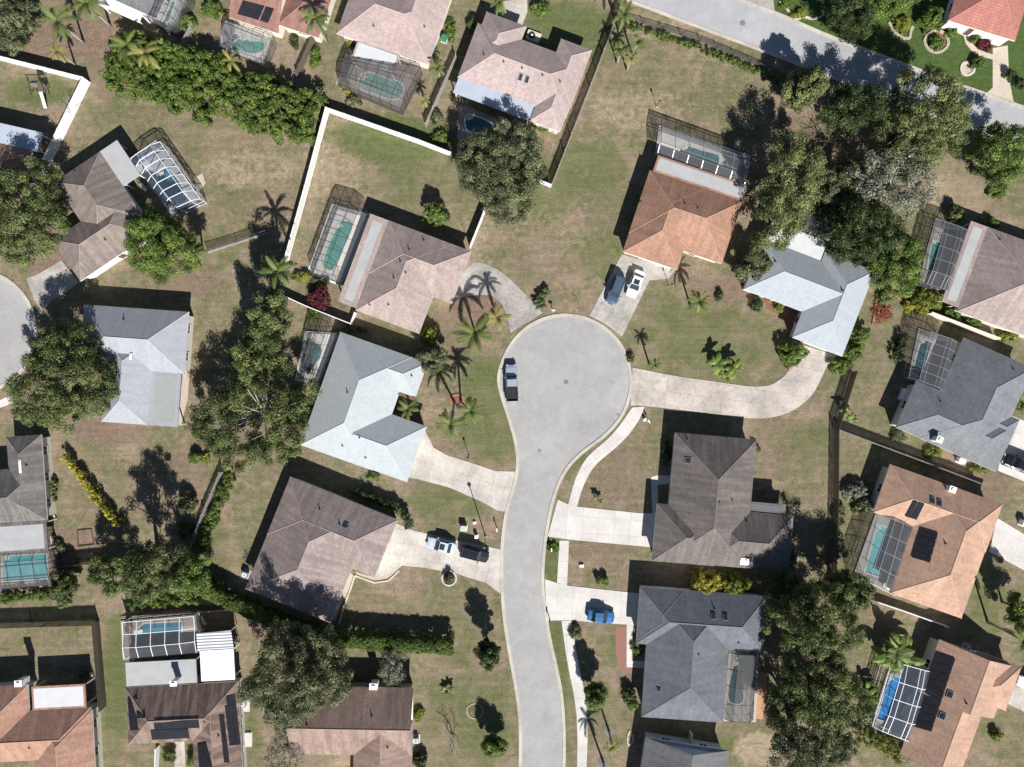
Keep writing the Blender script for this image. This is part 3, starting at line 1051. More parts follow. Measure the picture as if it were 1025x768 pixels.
# ---------------------------------------------------------------- fences
def fence(label, pts, h=1.8, kind='vinyl', name='fence', cat='fence', step=2.4, world=False):
    ps = [P(*q).xy for q in pts]
    root = empty(name, (ps[0].x, ps[0].y, 0), label, cat)
    pm = {'vinyl': M['vinyl'], 'wood': M['wood'], 'grey': M['woodgrey'], 'link': M['darkmetal'], 'cream': M['cream'], 'low': M['vinyl'], 'lowgrey': M['concrete_small']}[kind]
    posts = []
    for a, b in zip(ps[:-1], ps[1:]):
        d = b - a; ln = d.length; ang = math.atan2(d.y, d.x); m = (a + b) / 2
        q = MB()
        if kind in ('vinyl', 'low', 'cream', 'lowgrey'):
            th = {'vinyl': .05, 'low': .06, 'cream': .18, 'lowgrey': .3}[kind]
            q.box((m.x, m.y, 0), ln - .02, th, h - .06, ang, z0=.02)
            q.box((m.x, m.y, 0), ln - .02, th + .07, .10, ang, z0=h - .04)
            if kind == 'vinyl': q.box((m.x, m.y, 0), ln - .02, .10, .14, ang, z0=.05)
            q.build('fence_panel', pm, root)
        elif kind in ('wood', 'grey'):
            nb = max(1, int(ln / .16)); u = d / ln; nn = Vector((-u.y, u.x))
            rr = random.Random(hash_(label))
            for i in range(nb):
                c = a + u * (i + .5) * ln / nb + nn * (.03 if i % 2 else -.03)
                q.box((c.x, c.y, 0), ln / nb - .012, .022, h - .05 + rr.uniform(-.03, .02), ang, z0=.04)
            for z in (.4, h - .35):
                q.box((m.x, m.y, 0), ln - .02, .034, .09, ang, z0=z)
            q.build('fence_panel', pm, root)
        elif kind == 'link':
            q.box((m.x, m.y, 0), ln - .02, .004, h - .06, ang, z0=.04)
            q.build('mesh_panel', M['chainlink'], root)
            MB().tube([(*a, h), (*b, h)], .03, 6).build('top_rail', pm, root)
        k = max(1, int(ln / step))
        posts += [a + d * i / k for i in range(k)]
    posts.append(ps[-1])
    if kind != 'lowgrey' and kind != 'cream':
        w = .12 if kind in ('vinyl', 'low') else .09
        for p in posts:
            q = MB(); q.box((p.x, p.y, 0), w, w, h + .06, ang, z0=0)
            q.box((p.x, p.y, 0), w + .05, w + .05, .04, ang, z0=h + .061)
            q.build('post', pm, root)
    return root

def bed_border(label, pts, m='stone', w=.22, h=.16, closed=False, name='garden_edging', cat='edging', fill=None):
    """low line of edging blocks"""
    ps = [P(*q).xy for q in pts]
    if closed: ps = [Vector(q) for q in smooth_loop([tuple(p) for p in ps], 4)]; ps.append(ps[0])
    root = empty(name, (ps[0].x, ps[0].y, 0), label, cat)
    mb = MB(); rr = random.Random(hash_(label))
    for a, b in zip(ps[:-1], ps[1:]):
        d = b - a; n = max(1, int(round(d.length / .32))); ang = math.atan2(d.y, d.x)
        for i in range(n):
            c = a + d * (i + .5) / n
            mb.box((c.x, c.y, 0), d.length / n - .02, w * rr.uniform(.85, 1.1), h * rr.uniform(.8, 1.1), ang + rr.uniform(-.06, .06), z0=0.003)
    mb.build('edging_blocks', M[m], root)
    if fill:
        MB().prism([tuple(p) for p in ps[:-1]] if closed else [tuple(p) for p in ps], .004, .05).build('bed_soil', M[fill], root)
    return root

# ---------------------------------------------------------------- vehicles
def vehicle(label, front, rear, typ, paint, group=None, name=None, W=1.82):
    f, b = P(*front, .8).xy, P(*rear, .8).xy
    c = (f + b) / 2; d = f - b; Ln = d.length; ang = math.atan2(d.y, d.x)
    name = name or {'pickup': 'pickup_truck', 'suv': 'suv', 'car': 'car'}[typ]
    root = empty(name, (c.x, c.y, 0), label, {'pickup': 'pickup', 'suv': 'car', 'car': 'car'}[typ], group, rz=ang)
    h = Ln / 2; w = W / 2
    def ring(x, ws, zb, zt, tuck=.80):
        # closed cross-section, rounded shoulders
        return [(x, -ws * .90, zb), (x, -ws, zb + (zt - zb) * .3), (x, -ws * .985, zb + (zt - zb) * .72), (x, -ws * .93, zt - .06), (x, -ws * tuck, zt),
                (x, 0, zt + .025), (x, ws * tuck, zt), (x, ws * .93, zt - .06), (x, ws * .985, zb + (zt - zb) * .72), (x, ws, zb + (zt - zb) * .3), (x, ws * .90, zb)]
    if typ == 'pickup':
        belt, top, prof = 1.08, 1.88, [(-1, .86, .42, .95), (-.97, .97, .34, 1.10), (-.30, .99, .32, 1.12), (.12, 1.0, .32, 1.12), (.42, 1.0, .32, 1.10), (.80, .97, .34, 1.04), (.95, .90, .38, .94), (1, .80, .45, .80)]
        g = (-.20, -.13, .18, .40)
    elif typ == 'suv':
        belt, top, prof = 1.02, 1.70, [(-1, .82, .45, .92), (-.96, .95, .34, 1.04), (-.5, .99, .28, 1.06), (.2, 1.0, .28, 1.05), (.45, .99, .28, 1.02), (.80, .96, .32, .92), (.95, .86, .38, .80), (1, .72, .45, .66)]
        g = (-.93, -.80, .20, .46)
    else:
        belt, top, prof = .92, 1.45, [(-1, .78, .45, .80), (-.95, .92, .34, .92), (-.6, .99, .25, .95), (.2, 1.0, .24, .94), (.45, .99, .25, .90), (.80, .95, .30, .78), (.95, .84, .36, .68), (1, .68, .42, .58)]
        g = (-.72, -.42, .10, .44)
    mb = MB(); mb.loft([ring(x * h, ws * w, zb, zt) for x, ws, zb, zt in prof])
    mb.build('body', paint, root, smooth=False, local=True)
    # cabin glass
    x0, x1, x2, x3 = [q * h for q in g]
    zb, zt = belt - .04, top
    def cab(x, wb, z): return [(x, -wb, zb), (x, -wb, z), (x, wb, z), (x, wb, zb)]
    q = MB(); q.loft([[(x0, -w * .86, zb), (x0, -w * .86, zb + .02), (x0, w * .86, zb + .02), (x0, w * .86, zb)],
                      [(x1, -w * .90, zb), (x1, -w * .76, zt), (x1, w * .76, zt), (x1, w * .90, zb)],
                      [(x2, -w * .90, zb), (x2, -w * .76, zt), (x2, w * .76, zt), (x2, w * .90, zb)],
                      [(x3, -w * .84, zb), (x3, -w * .84, zb + .02), (x3, w * .84, zb + .02), (x3, w * .84, zb)]])
    q.build('window_glass', M['glass'], root, local=True)
    q = MB()
    q.loft([[(x, -w * s_, zt - .02), (x, -w * s_ * .96, zt + .035), (x, 0, zt + .055), (x, w * s_ * .96, zt + .035), (x, w * s_, zt - .02)]
            for x, s_ in ((x1 - .12, .72), (x1 + .05, .775), (x2 - .1, .775), (x2 + .06, .72))])
    q.build('roof_panel', paint, root, local=True)
    if typ != 'pickup' and 'sunroof' in label:
        q = MB(); q.box(((x1 * .35 + x2 * .65), 0, zt + .06), .75, .85, .03); q.build('sunroof', M['glass'], root, local=True)
    for sy in (-1, 1):
        pl = MB(); pl.tube([(x3, sy * w * .85, zb), (x2 + .02, sy * w * .765, zt)], .05, 4); pl.build('pillar', paint, root, local=True)
        pl = MB(); pl.tube([(x0, sy * w * .87, zb), (x1 - .02, sy * w * .765, zt)], .06, 4); pl.build('pillar', paint, root, local=True)
        xm = (x1 + x2) / 2
        pl = MB(); pl.tube([(xm, sy * w * .905, zb), (xm, sy * w * .77, zt)], .05, 4); pl.build('pillar', paint, root, local=True)
    if typ == 'pickup':
        bx0, bx1 = -.955 * h, -.215 * h
        q = MB(); q.box(((bx0 + bx1) / 2, 0, 1.135), bx1 - bx0, w * 1.66, .02)
        q.build('bed_floor', M['black'], root, local=True)
        q = MB()
        for sy in (-1, 1): q.box(((bx0 + bx1) / 2, sy * w * .90, 1.24), bx1 - bx0, .10, .26)
        q.box((bx0 + .03, 0, 1.24), .09, w * 1.70, .26); q.box((bx1 - .0, 0, 1.26), .08, w * 1.7, .30)
        q.build('bed_side', M['black'], root, local=True)
        q = MB()
        for k in range(5): q.box((bx0 + (bx1 - bx0) * (k + .7) / 5.4, 0, 1.155), .05, w * 1.6, .02)
        q.build('bed_rib', M['darkmetal'], root, local=True)
    if typ == 'suv':
        for sy in (-1, 1):
            q = MB(); q.tube([(x1 + .1, sy * w * .68, zt + .08), (x2 - .15, sy * w * .68, zt + .08)], .025, 5); q.build('roof_rail', M['darkmetal'], root, local=True)
    rw = .37 if typ != 'car' else .32
    for sx in (-.60, .62):
        for sy in (-1, 1):
            x, y = sx * h, sy * (w - .10)
            t = MB(); t.tube([(x, y - .11, rw), (x, y + .11, rw)], rw, 18)
            o = t.build('wheel', M['tyre'], root, local=True)
            t = MB(); t.tube([(x, y + sy * .10, rw), (x, y + sy * .125, rw)], rw * .64, 12); t.build('rim', M['rim'], o, local=True)
    for sy in (-1, 1):
        q = MB(); q.box((.955 * h, sy * w * .60, prof[-2][3] - .07), .16, .34, .13, sy * -.35); q.build('headlight', M['lamp'], root, local=True)
        q = MB(); q.box((-.972 * h, sy * w * .74, prof[1][3] - .20), .10, .26, .20); q.build('tail_light', M['redlens'], root, local=True)
        q = MB(); q.box((x3 - .25, sy * (w + .09), belt + .10), .13, .22, .15); q.build('wing_mirror', paint, root, local=True)
    q = MB(); q.box((.985 * h, 0, .52), .07, w * 1.3, .16); q.box((-.985 * h, 0, .56), .07, w * 1.4, .15); q.build('bumper', M['black'], root, local=True)
    q = MB()
    q.tube([(x3 + .04, -.5, belt + .02), (x3 + .02, .08, belt + .03)], .012, 4); q.tube([(x3 + .04, .12, belt + .02), (x3 + .02, .62, belt + .03)], .012, 4)
    q.build('wiper', M['black'], root, local=True)
    return root

# ---------------------------------------------------------------- small things
def ac_unit(label, px, py, rot=0, pad=(1.3, 1.2), sz=.8, pm='concrete_small'):
    c = P(px, py); root = empty('air_conditioner', (c.x, c.y, 0), label, 'air conditioner'); a = -R(rot)
    q = MB(); q.box((c.x, c.y, 0), pad[0], pad[1], .08, a, z0=.003); q.build('pad', M[pm], root)
    q = MB(); q.box((c.x, c.y, 0), sz, sz, sz * .95, a, z0=.081); o = q.build('cabinet', M['metal'], root)
    q = MB(); q.lathe((c.x, c.y, .085 + sz * .95), [(sz * .40, 0), (sz * .40, .05), (sz * .34, .05), (sz * .34, .015), (.0, .015)], 20); q.build('fan_ring', M['whitemetal'], root)
    q = MB(); z = .085 + sz * .95 + .03
    for k in range(4):
        t = k * math.pi / 4; dx, dy = math.cos(t) * sz * .36, math.sin(t) * sz * .36
        q.tube([(c.x - dx, c.y - dy, z), (c.x + dx, c.y + dy, z)], .012, 4)
    q.lathe((c.x, c.y, z), [(.10, 0), (.08, .04), (0, .05)], 12); q.build('fan_grille', M['black'], root)
    return root

def lamp_post(label, px, py, h, street=False, head=None):
    c = P(px, py); root = empty('street_lamp' if street else 'lamp_post', (c.x, c.y, 0), label, 'lamp')
    r_ = .075 if street else .04
    q = MB(); q.lathe((c.x, c.y, 0), [(r_ * 2.6, 0), (r_ * 2.6, .1), (r_ * 1.3, .35)], 12); q.build('base', M['whitemetal'] if street else M['concrete_small'], root)
    q = MB(); q.tube([(c.x, c.y, .3), (c.x, c.y, h - .35)], [r_ * 1.2, r_ * .8], 10); q.build('pole', M['darkmetal'] if not street else M['woodgrey'], root)
    s = 1.6 if street else 1.0
    q = MB(); q.lathe((c.x, c.y, h - .36), [(.09 * s, 0), (.16 * s, .26)], 10); o = q.build('lamp_glass', M['lamp'], root)
    q = MB(); q.lathe((c.x, c.y, h - .10), [(.19 * s, 0), (.17 * s, .05), (.05 * s, .14), (0, .2)], 12); q.build('lamp_cap', M['darkmetal'], root)
    return root

def mailbox(label, px, py, rot=0, mat='whitemetal'):
    c = P(px, py); root = empty('mailbox', (c.x, c.y, 0), label, 'mailbox'); a = -R(rot)
    q = MB(); q.box((c.x, c.y, 0), .11, .11, 1.05, a, z0=0); q.build('post', M['white'], root)
    q = MB()
    prof = [(-.10, 0), (-.10, .14), (-.07, .21), (0, .24), (.07, .21), (.10, .14), (.10, 0)]
    D = Vector((math.cos(a), math.sin(a))); N = Vector((-D.y, D.x))
    q.loft([[(c.x + D.x * t + N.x * y, c.y + D.y * t + N.y * y, 1.06 + z) for y, z in prof] for t in (-.27, .27)])
    o = q.build('box', M[mat], root)
    q = MB(); p = c.xy + N * .12; q.box((p.x, p.y, 1.3), .03, .015, .16, a); q.build('flag', M['redlens'], root)
    return root

def util_box(label, px, py, w, d, h, mat, rot=0, name='utility_box'):
    c = P(px, py); root = empty(name, (c.x, c.y, 0), label, 'utility box'); a = -R(rot)
    q = MB(); q.box((c.x, c.y, 0), w + .25, d + .25, .09, a, z0=.003); q.build('pad', M['concrete_small'], root)
    q = MB(); q.box((c.x, c.y, 0), w, d, h - .12, a, z0=.091); q.build('cabinet', mat, root)
    q = MB(); q.box((c.x, c.y, 0), w + .06, d + .06, .05, a, z0=h - .028); q.build('lid', mat, root)
    return root

def manhole(label, px, py, r_=.33):
    c = P(px, py); root = empty('manhole_cover', (c.x, c.y, 0), label, 'manhole')
    q = MB(); q.lathe((c.x, c.y, .0205), [(r_ * 1.18, 0), (r_ * 1.18, .006), (r_ * 1.02, .008)], 24); q.build('rim', M['metal'], root)
    q = MB(); q.lathe((c.x, c.y, .022), [(r_, 0), (r_, .010), (0, .011)], 24); q.build('lid', M['lid'], root)
    return root

def sheet(name, poly_px, mat, z, z0=0.0, ang=0.0, kind='structure', holes=()):
    m = MB().prism([P(*p).xy[:] for p in poly_px], z0, z, [[P(*p).xy[:] for p in h] for h in holes])
    o = m.build(name, mat, uv=-R(ang))
    return tag(o, kind=kind)
# ================================================================ world, sun, camera
w = bpy.data.worlds.new('World'); scene.world = w; w.use_nodes = True
nt = w.node_tree
sky = nt.nodes.new('ShaderNodeTexSky'); sky.sky_type = 'NISHITA'; sky.sun_disc = False
sky.sun_elevation = R(SUN_EL); sky.sun_rotation = math.atan2(-SUN_DIR[0], -SUN_DIR[1])
sky.altitude = 50; sky.air_density = 0.75; sky.dust_density = 0.3
nt.links.new(sky.outputs['Color'], nt.nodes['Background'].inputs['Color'])
nt.nodes['Background'].inputs['Strength'].default_value = 0.05
sl = bpy.data.lights.new('sun', 'SUN'); sl.energy = 5.0; sl.angle = R(0.5); sl.color = (1.0, 0.965, 0.92)
so = bpy.data.objects.new('sun', sl); COL.objects.link(so)
ce = math.cos(R(SUN_EL))
so.rotation_euler = Vector((SUN_DIR[0] * ce, SUN_DIR[1] * ce, -math.sin(R(SUN_EL)))).to_track_quat('-Z', 'Y').to_euler()
so.location = (30, -60, 120)
cd = bpy.data.cameras.new('camera'); cam = bpy.data.objects.new('camera', cd); COL.objects.link(cam)
cam.location = (0, 0, CH); cam.rotation_euler = (0, 0, 0)
cd.sensor_width = 36; cd.lens = 24; cd.clip_end = 6000; cd.clip_start = 0.5
scene.camera = cam
vs_ = scene.view_settings
vs_.view_transform = 'Standard'; vs_.look = 'None'; vs_.gamma = 1.0; vs_.exposure = 0.78; vs_.use_curve_mapping = False
scene.render.filter_size = 1.3

# ================================================================ ground
PATCH = [  # px, py, rx, ry, channel (g green, l lush, d bare soil, s straw), weight
 (905,40,95,48,'l',1.0),(820,8,60,30,'l',1.0),(985,85,70,40,'l',1.0),(930,12,80,40,'l',1.0),(1050,60,60,60,'l',1.0),
 (570,35,70,40,'g',.9),(395,140,75,28,'g',1.0),(420,180,60,30,'g',.45),(40,92,40,18,'g',.8),(205,150,40,40,'g',.35),
 (215,250,30,30,'g',.5),(545,190,40,40,'g',.7),(590,170,50,30,'g',.7),(640,110,60,26,'s',.5),(690,330,60,40,'g',.6),(540,270,50,30,'d',.35),(600,250,30,30,'g',.55),(250,170,60,24,'s',.55),(270,200,40,20,'d',.4),(165,115,50,18,'d',.4),(640,180,40,100,'g',.25),(760,90,60,60,'g',.2),(490,410,35,70,'g',.7),
 (455,500,50,25,'g',.6),(450,630,90,50,'g',.35),(470,720,60,60,'g',.55),(700,340,90,60,'g',.5),(800,440,40,25,'g',.6),(690,25,90,20,'s',.5),
 (570,440,20,50,'g',.8),(552,560,12,30,'g',.9),(556,690,14,90,'g',.9),(620,640,30,30,'g',.5),(605,720,40,40,'g',.4),
 (115,690,18,90,'g',.75),(50,690,60,20,'s',.6),(215,560,20,60,'g',.6),(330,170,40,40,'s',.5),(980,600,35,50,'g',.6),(1000,720,40,50,'g',.45),
 (730,745,20,9,'g',1),(760,750,30,20,'s',.9),(250,720,14,50,'g',.55),(890,340,40,70,'g',.3),(880,420,30,40,'g',.3),(40,730,20,10,'g',.3),
 (30,40,75,26,'d',1.0),(85,35,35,30,'d',1.0),(110,75,30,30,'d',.5),(240,120,70,30,'d',.25),(612,500,40,56,'d',.5),(605,550,50,14,'d',.5),(616,462,34,30,'d',.5),
 (180,280,45,22,'d',.7),(475,305,30,40,'d',.85),(445,335,25,30,'d',.6),(725,290,35,18,'d',.7),(690,280,25,12,'d',.5),(110,432,50,16,'d',.8),
 (300,430,40,26,'d',.7),(250,455,40,20,'d',.5),(195,470,18,60,'d',.5),(70,545,35,18,'d',.8),(600,190,40,60,'d',.3),(560,230,60,50,'s',.3),(470,250,30,40,'s',.4),
 (655,80,60,50,'d',.2),(890,500,30,40,'d',.4),(875,600,22,40,'d',.5),(770,440,30,50,'d',.45),(800,520,40,40,'d',.35),(60,250,22,45,'d',.8),(50,270,24,22,'d',.6),
 (985,490,30,30,'d',.6),(640,460,18,60,'d',.4),(440,560,50,20,'d',.3),(480,560,30,20,'d',.3),(420,620,60,25,'d',.25),(500,620,20,60,'d',.2),
 (800,140,40,50,'d',.5),(980,190,50,25,'d',.4),(955,200,40,30,'s',.6),(20,360,60,80,'d',.2),(205,640,40,30,'d',.4),(270,620,30,30,'d',.6),(300,760,40,20,'d',.5),
 (635,705,20,50,'d',.4),(850,440,18,40,'d',.4),(330,760,60,20,'s',.6),(800,400,30,80,'d',.3),(610,60,30,40,'d',.35),(150,480,40,50,'d',.35),
 (90,500,25,40,'d',.35),(350,440,60,14,'d',.5),(345,460,60,14,'d',.3),(115,180,40,60,'d',.35),(960,440,50,14,'d',.4),
]
def build_ground():
    st = 0.8
    xs = np.concatenate([[-2500, -900, -300], np.arange(-112, 112.01, st), [300, 900, 2500]])
    ys = np.concatenate([[-2500, -900, -300], np.arange(-92, 92.01, st), [300, 900, 2500]])
    X, Y = np.meshgrid(xs, ys); ny, nx = X.shape
    v = np.stack([X.ravel(), Y.ravel(), np.zeros(X.size)], 1)
    i = np.arange(nx * ny).reshape(ny, nx)
    q = np.stack([i[:-1, :-1].ravel(), i[:-1, 1:].ravel(), i[1:, 1:].ravel(), i[1:, :-1].ravel()], 1).astype(np.int32)
    me = bpy.data.meshes.new('ground')
    me.vertices.add(len(v)); me.loops.add(q.size); me.polygons.add(len(q))
    me.vertices.foreach_set('co', v.astype(np.float32).ravel())
    me.loops.foreach_set('vertex_index', q.ravel()); me.polygons.foreach_set('loop_start', np.arange(0, q.size, 4, dtype=np.int32))
    me.update(calc_edges=True)
    col = {c: np.zeros(len(v)) for c in 'glds'}
    px = v[:, 0] / S + CX; py = -v[:, 1] / S + CY
    for (a, b, rx, ry, c, wt) in PATCH:
        d = np.sqrt(((px - a) / rx) ** 2 + ((py - b) / ry) ** 2)
        f = np.clip((1.25 - d) / 0.7, 0, 1); f = f * f * (3 - 2 * f) * wt
        col[c] = np.maximum(col[c], f)
    at = me.attributes.new('patch', 'FLOAT_COLOR', 'POINT')
    at.data.foreach_set('color', np.stack([col['g'], col['l'], col['d'], col['s']], 1).astype(np.float32).ravel())
    o = bpy.data.objects.new('ground', me); COL.objects.link(o); tag(o, kind='structure')
    t = NT('lawn_and_soil'); wp = t.world_pos()
    A = t.n.new('ShaderNodeAttribute'); A.attribute_name = 'patch'
    sep = t.n.new('ShaderNodeSeparateColor'); t.link(A.outputs['Color'], sep.inputs[0])
    n8 = t.noise(wp, 0.11, 5, .62, .6); n3 = t.noise(wp, 0.35, 5, .65, .5); n1 = t.noise(wp, 1.1, 5, .7, .3); nf = t.noise(wp, 4.5, 4, .75); nff = t.noise(wp, 14.0, 2, .8)
    straw = (.250, .192, .138); dry = (.158, .148, .086); green = (.112, .128, .054); lush = (.066, .102, .032); soil = (.196, .142, .106); pale = (.30, .24, .165)
    def mask(src, sharp=2.2):
        # attribute broken up by noise so that the patches fray into each other
        s = t.math('ADD', src, t.math('MULTIPLY', t.math('SUBTRACT', n3, 0.5), 1.1))
        s = t.math('ADD', s, t.math('MULTIPLY', t.math('SUBTRACT', n1, 0.5), 0.9))
        s = t.math('MULTIPLY', t.math('SUBTRACT', s, 0.28), sharp)
        x = t.n.new('ShaderNodeClamp'); t.link(s, x.inputs[0])
        return t.math('MULTIPLY', x.outputs[0], t.math('MINIMUM', t.math('MULTIPLY', src, 3.0), 1.0))
    c = t.mix(t.ramp(n8, [(.40, 0.0), (.58, 1.0)]), straw, dry)
    c = t.mix(t.ramp(n3, [(.48, 0.0), (.66, .8)]), c, green)
    c = t.mix(t.ramp(n1, [(.52, 0.0), (.80, .6)]), c, straw)
    c = t.mix(t.ramp(t.noise(wp, .24, 5, .7, 1.0), [(.54, 0.0), (.66, .65)]), c, soil)
    c = t.mix(mask(sep.outputs[0], 1.9), c, green)
    c = t.mix(mask(A.outputs['Alpha']), c, pale)
    c = t.mix(mask(sep.outputs[2], 2.1), c, soil)
    c = t.mix(mask(sep.outputs[1], 3.0), c, lush)
    mp = t.n.new('ShaderNodeMapping'); mp.inputs['Rotation'].default_value = (0, 0, R(-20)); mp.inputs['Scale'].default_value = (.10, 1.6, 1); t.link(wp, mp.inputs['Vector'])
    c = t.mix(1.0, c, t.ramp(t.noise(mp.outputs['Vector'], 1.0, 3, .6), [(.35, .90), (.65, 1.08)]), 'MULTIPLY')
    c = t.mix(1.0, c, t.ramp(nf, [(.34, .70), (.66, 1.30)]), 'MULTIPLY')
    c = t.mix(1.0, c, t.ramp(n1, [(.3, .76), (.7, 1.2)]), 'MULTIPLY')
    c = t.mix(1.0, c, t.ramp(nff, [(.3, .80), (.7, 1.2)]), 'MULTIPLY')
    t.link(c, t.b.inputs['Base Color']); t.b.inputs['Roughness'].default_value = 1.0; t.b.inputs['Specular IOR Level'].default_value = .05
    hgt = t.math('ADD', nf, t.math('MULTIPLY', nff, .6)); t.bump(hgt, .6, .12)
    me.materials.append(t.m)
build_ground()

# ================================================================ roads, kerbs, drives, paths
def asphalt(name, col):
    t = NT(name); wp = t.world_pos()
    big = t.ramp(t.noise(wp, .09, 5, .6, 1.5), [(.35, .90), (.65, 1.06)])
    mid = t.ramp(t.noise(wp, .7, 6, .7, .6), [(.35, .92), (.65, 1.06)])
    fine = t.ramp(t.noise(wp, 7.0, 3, .8), [(.3, .88), (.7, 1.1)])
    v = t.node('ShaderNodeTexVoronoi', Scale=.16); v.feature = 'DISTANCE_TO_EDGE'
    w_ = t.n.new('ShaderNodeVectorMath'); w_.operation = 'ADD'
    nz = t.node('ShaderNodeTexNoise', Scale=.8, Detail=4.0); t.link(wp, nz.inputs['Vector'])
    sc = t.n.new('ShaderNodeVectorMath'); sc.operation = 'SCALE'; sc.inputs['Scale'].default_value = 1.6
    t.link(nz.outputs['Color'], sc.inputs[0]); t.link(wp, w_.inputs[0]); t.link(sc.outputs[0], w_.inputs[1]); t.link(w_.outputs[0], v.inputs['Vector'])
    crack = t.ramp(v.outputs['Distance'], [(.0, .84), (.010, 1.0)])
    crack = t.mix(t.ramp(t.noise(wp, .12, 3), [(.48, 0.0), (.62, 1.0)]), (1, 1, 1), crack)
    spot = t.ramp(t.noise(wp, 1.7, 2, .5), [(.70, 1.0), (.80, .72)])
    c = t.mix(1.0, col, big, 'MULTIPLY')
    for m_ in (mid, fine, crack, spot): c = t.mix(1.0, c, m_, 'MULTIPLY')
    t.link(c, t.b.inputs['Base Color']); t.b.inputs['Roughness'].default_value = .92; t.b.inputs['Specular IOR Level'].default_value = .12
    return t.m
M['asphalt'] = asphalt('pale_asphalt', (.330, .324, .318))
M['asphalt_old'] = asphalt('old_asphalt', (.345, .347, .358))
M['kerb'] = concrete('kerb_concrete', (.46, .43, .375), (3.0, 3.0), .25, .7)
M['drive_grey'] = concrete('weathered_drive', (.42, .395, .36), (1.9, 1.9), .4, .66, .028)
M['drive_pale'] = concrete('pale_drive', (.50, .465, .42), (1.9, 1.9), .3, .66, .028)
M['drive_warm'] = concrete('warm_stained_drive', (.475, .43, .385), (2.1, 2.1), .36, .66, .028)
M['drive_white'] = concrete('new_white_drive', (.54, .515, .485), (2.4, 2.4), .16, .68, .03)
M['drive_old'] = concrete('old_streaked_drive', (.37, .345, .32), (2.0, 2.0), .45, .6)
M['paver'] = concrete('sand_pavers', (.50, .44, .355), (.35, .35), .16, .8)

LEFT = [(500,366),(497.5,380),(500.5,396),(506,413),(511.5,431),(515,446),(516.4,460),(515.5,474),(512,489),(507.5,503),(504,520),(501.5,540),(500.6,560),(500.8,580),(501.6,600),(504,625),(508,650),(512.5,675),(516.3,697),(518.6,718),(519.3,740),(519,768),(517,820),(512,900),(506,1000)]
RIGHT = [(633,384),(630,402),(622.3,419),(607,436.5),(586,452.4),(571,467),(561,484),(554.5,503),(550,524),(547,545),(545,568),(545,588),(547,608),(551.5,637),(558,666),(563.5,695),(566,729),(566,768),(564,820),(559,900),(553,1000)]
arc = []
for i in range(1, 30):
    t_ = R(193 + (358 - 193) * i / 30)
    arc.append((566 + 67 * math.cos(t_), 381 + 67 * math.sin(t_)))
def smooth_line(pts, n=4):
    out = []
    for i in range(len(pts) - 1):
        p = [Vector(pts[min(max(i + j - 1, 0), len(pts) - 1)]) for j in range(4)]
        for k in range(n):
            t = k / n
            out.append(tuple(0.5 * ((2 * p[1]) + (p[2] - p[0]) * t + (2 * p[0] - 5 * p[1] + 4 * p[2] - p[3]) * t * t + (3 * p[1] - p[0] - 3 * p[2] + p[3]) * t ** 3)))
    return out + [tuple(pts[-1])]
edge = smooth_line(list(reversed(LEFT)) + arc[2:-2:3] + RIGHT)
def offset_line(pts, d):
    out = []
    for i, p in enumerate(pts):
        a, b = Vector(pts[max(0, i - 1)]), Vector(pts[min(len(pts) - 1, i + 1)])
        t = (b - a).normalized(); out.append((p[0] - t.y * d, p[1] + t.x * d))
    return out
sheet('road', offset_line(edge, 2.2), M['asphalt'], .020)
def kerb(pts, d, h=.11):
    o = sheet('kerb', list(pts) + list(reversed(offset_line(pts, d))), M['kerb'], h)
kerb(edge, 3.2, .10)
TOPN = [(520,-80),(735,0),(780,17),(822,35.5),(905,67),(963,88.5),(1025,110),(1200,172)]
TOPS = [(400,-85),(560,-26),(634,1.3),(700,26),(766.7,51),(818,71),(900,101),(1018,143),(1200,206)]
sheet('road', TOPN + list(reversed(TOPS)), M['asphalt_old'], .020)
kerb(TOPN, -3.2, .11); kerb(TOPS, 3.0, .10)
lc = [( -25 + 63 * math.cos(R(a_)), 332 + 63 * math.sin(R(a_))) for a_ in range(-150, 151, 10)]
sheet('road', lc + [(-200, 360), (-200, 300)], M['asphalt'], .020)
kerb(lc, 3.4, .10)

sheet('driveway', smooth_line([(474,263),(484,263.5),(498,270),(512,281),(526,295),(543,313.5)]) + [(534,319),(522,326),(511,334)] + smooth_line([(509.5,325),(506,312),(500,302),(489,295.5),(470,296.5),(450,300)]) + [(460,276)], M['drive_old'], .05, ang=38)
sheet('driveway', [(622,255),(676,270),(669,279),(650,281),(622.5,337),(607,325),(590,316)], M['drive_grey'], .05, ang=-60)
sheet('driveway', smooth_line([(633,368),(673,376),(715,382),(750,386.8),(768,386),(779,381),(789,371),(800,345)]) + smooth_line([(838,356),(830,362),(824,374),(816,390),(806,402),(791,412),(771,418),(745,418.4),(700,412.5),(645.6,406.5),(631,406)]), M['drive_warm'], .05, ang=8)
sheet('driveway', [(425,430),(434,448),(446,455),(497,471.5),(516,472),(512,489),(505,512),(498,511),(482,502),(450,488),(416,479),(402,477)], M['drive_pale'], .05, ang=18)
sheet('driveway', [(395,523),(414,531),(440,537),(502,550),(500.8,594),(487,583.6),(455,573.5),(424,568),(403,566),(385,577),(370,577),(378,556)], M['drive_pale'], .05, ang=11)
sheet('driveway', [(558.5,500),(569,505),(577,507),(640,513.6),(660,514),(656,548),(640,546.5),(570,540),(548,537)], M['drive_white'], .05, ang=4)
sheet('driveway', [(545.5,579.5),(556,583),(567.6,586),(640,594),(645,597),(642,627),(627.5,625),(567.6,620.5),(547,621)], M['drive_white'], .05, ang=5)
sheet('path', [(627,625),(633.5,626),(632,661),(650,662),(650,669),(627,667.5)], M['drive_white'], .056, ang=4)
sheet('path', [(653,514),(651.5,477.5),(656,476),(672,476),(672,484.5),(658,485),(659,514)], M['drive_white'], .056, ang=4)
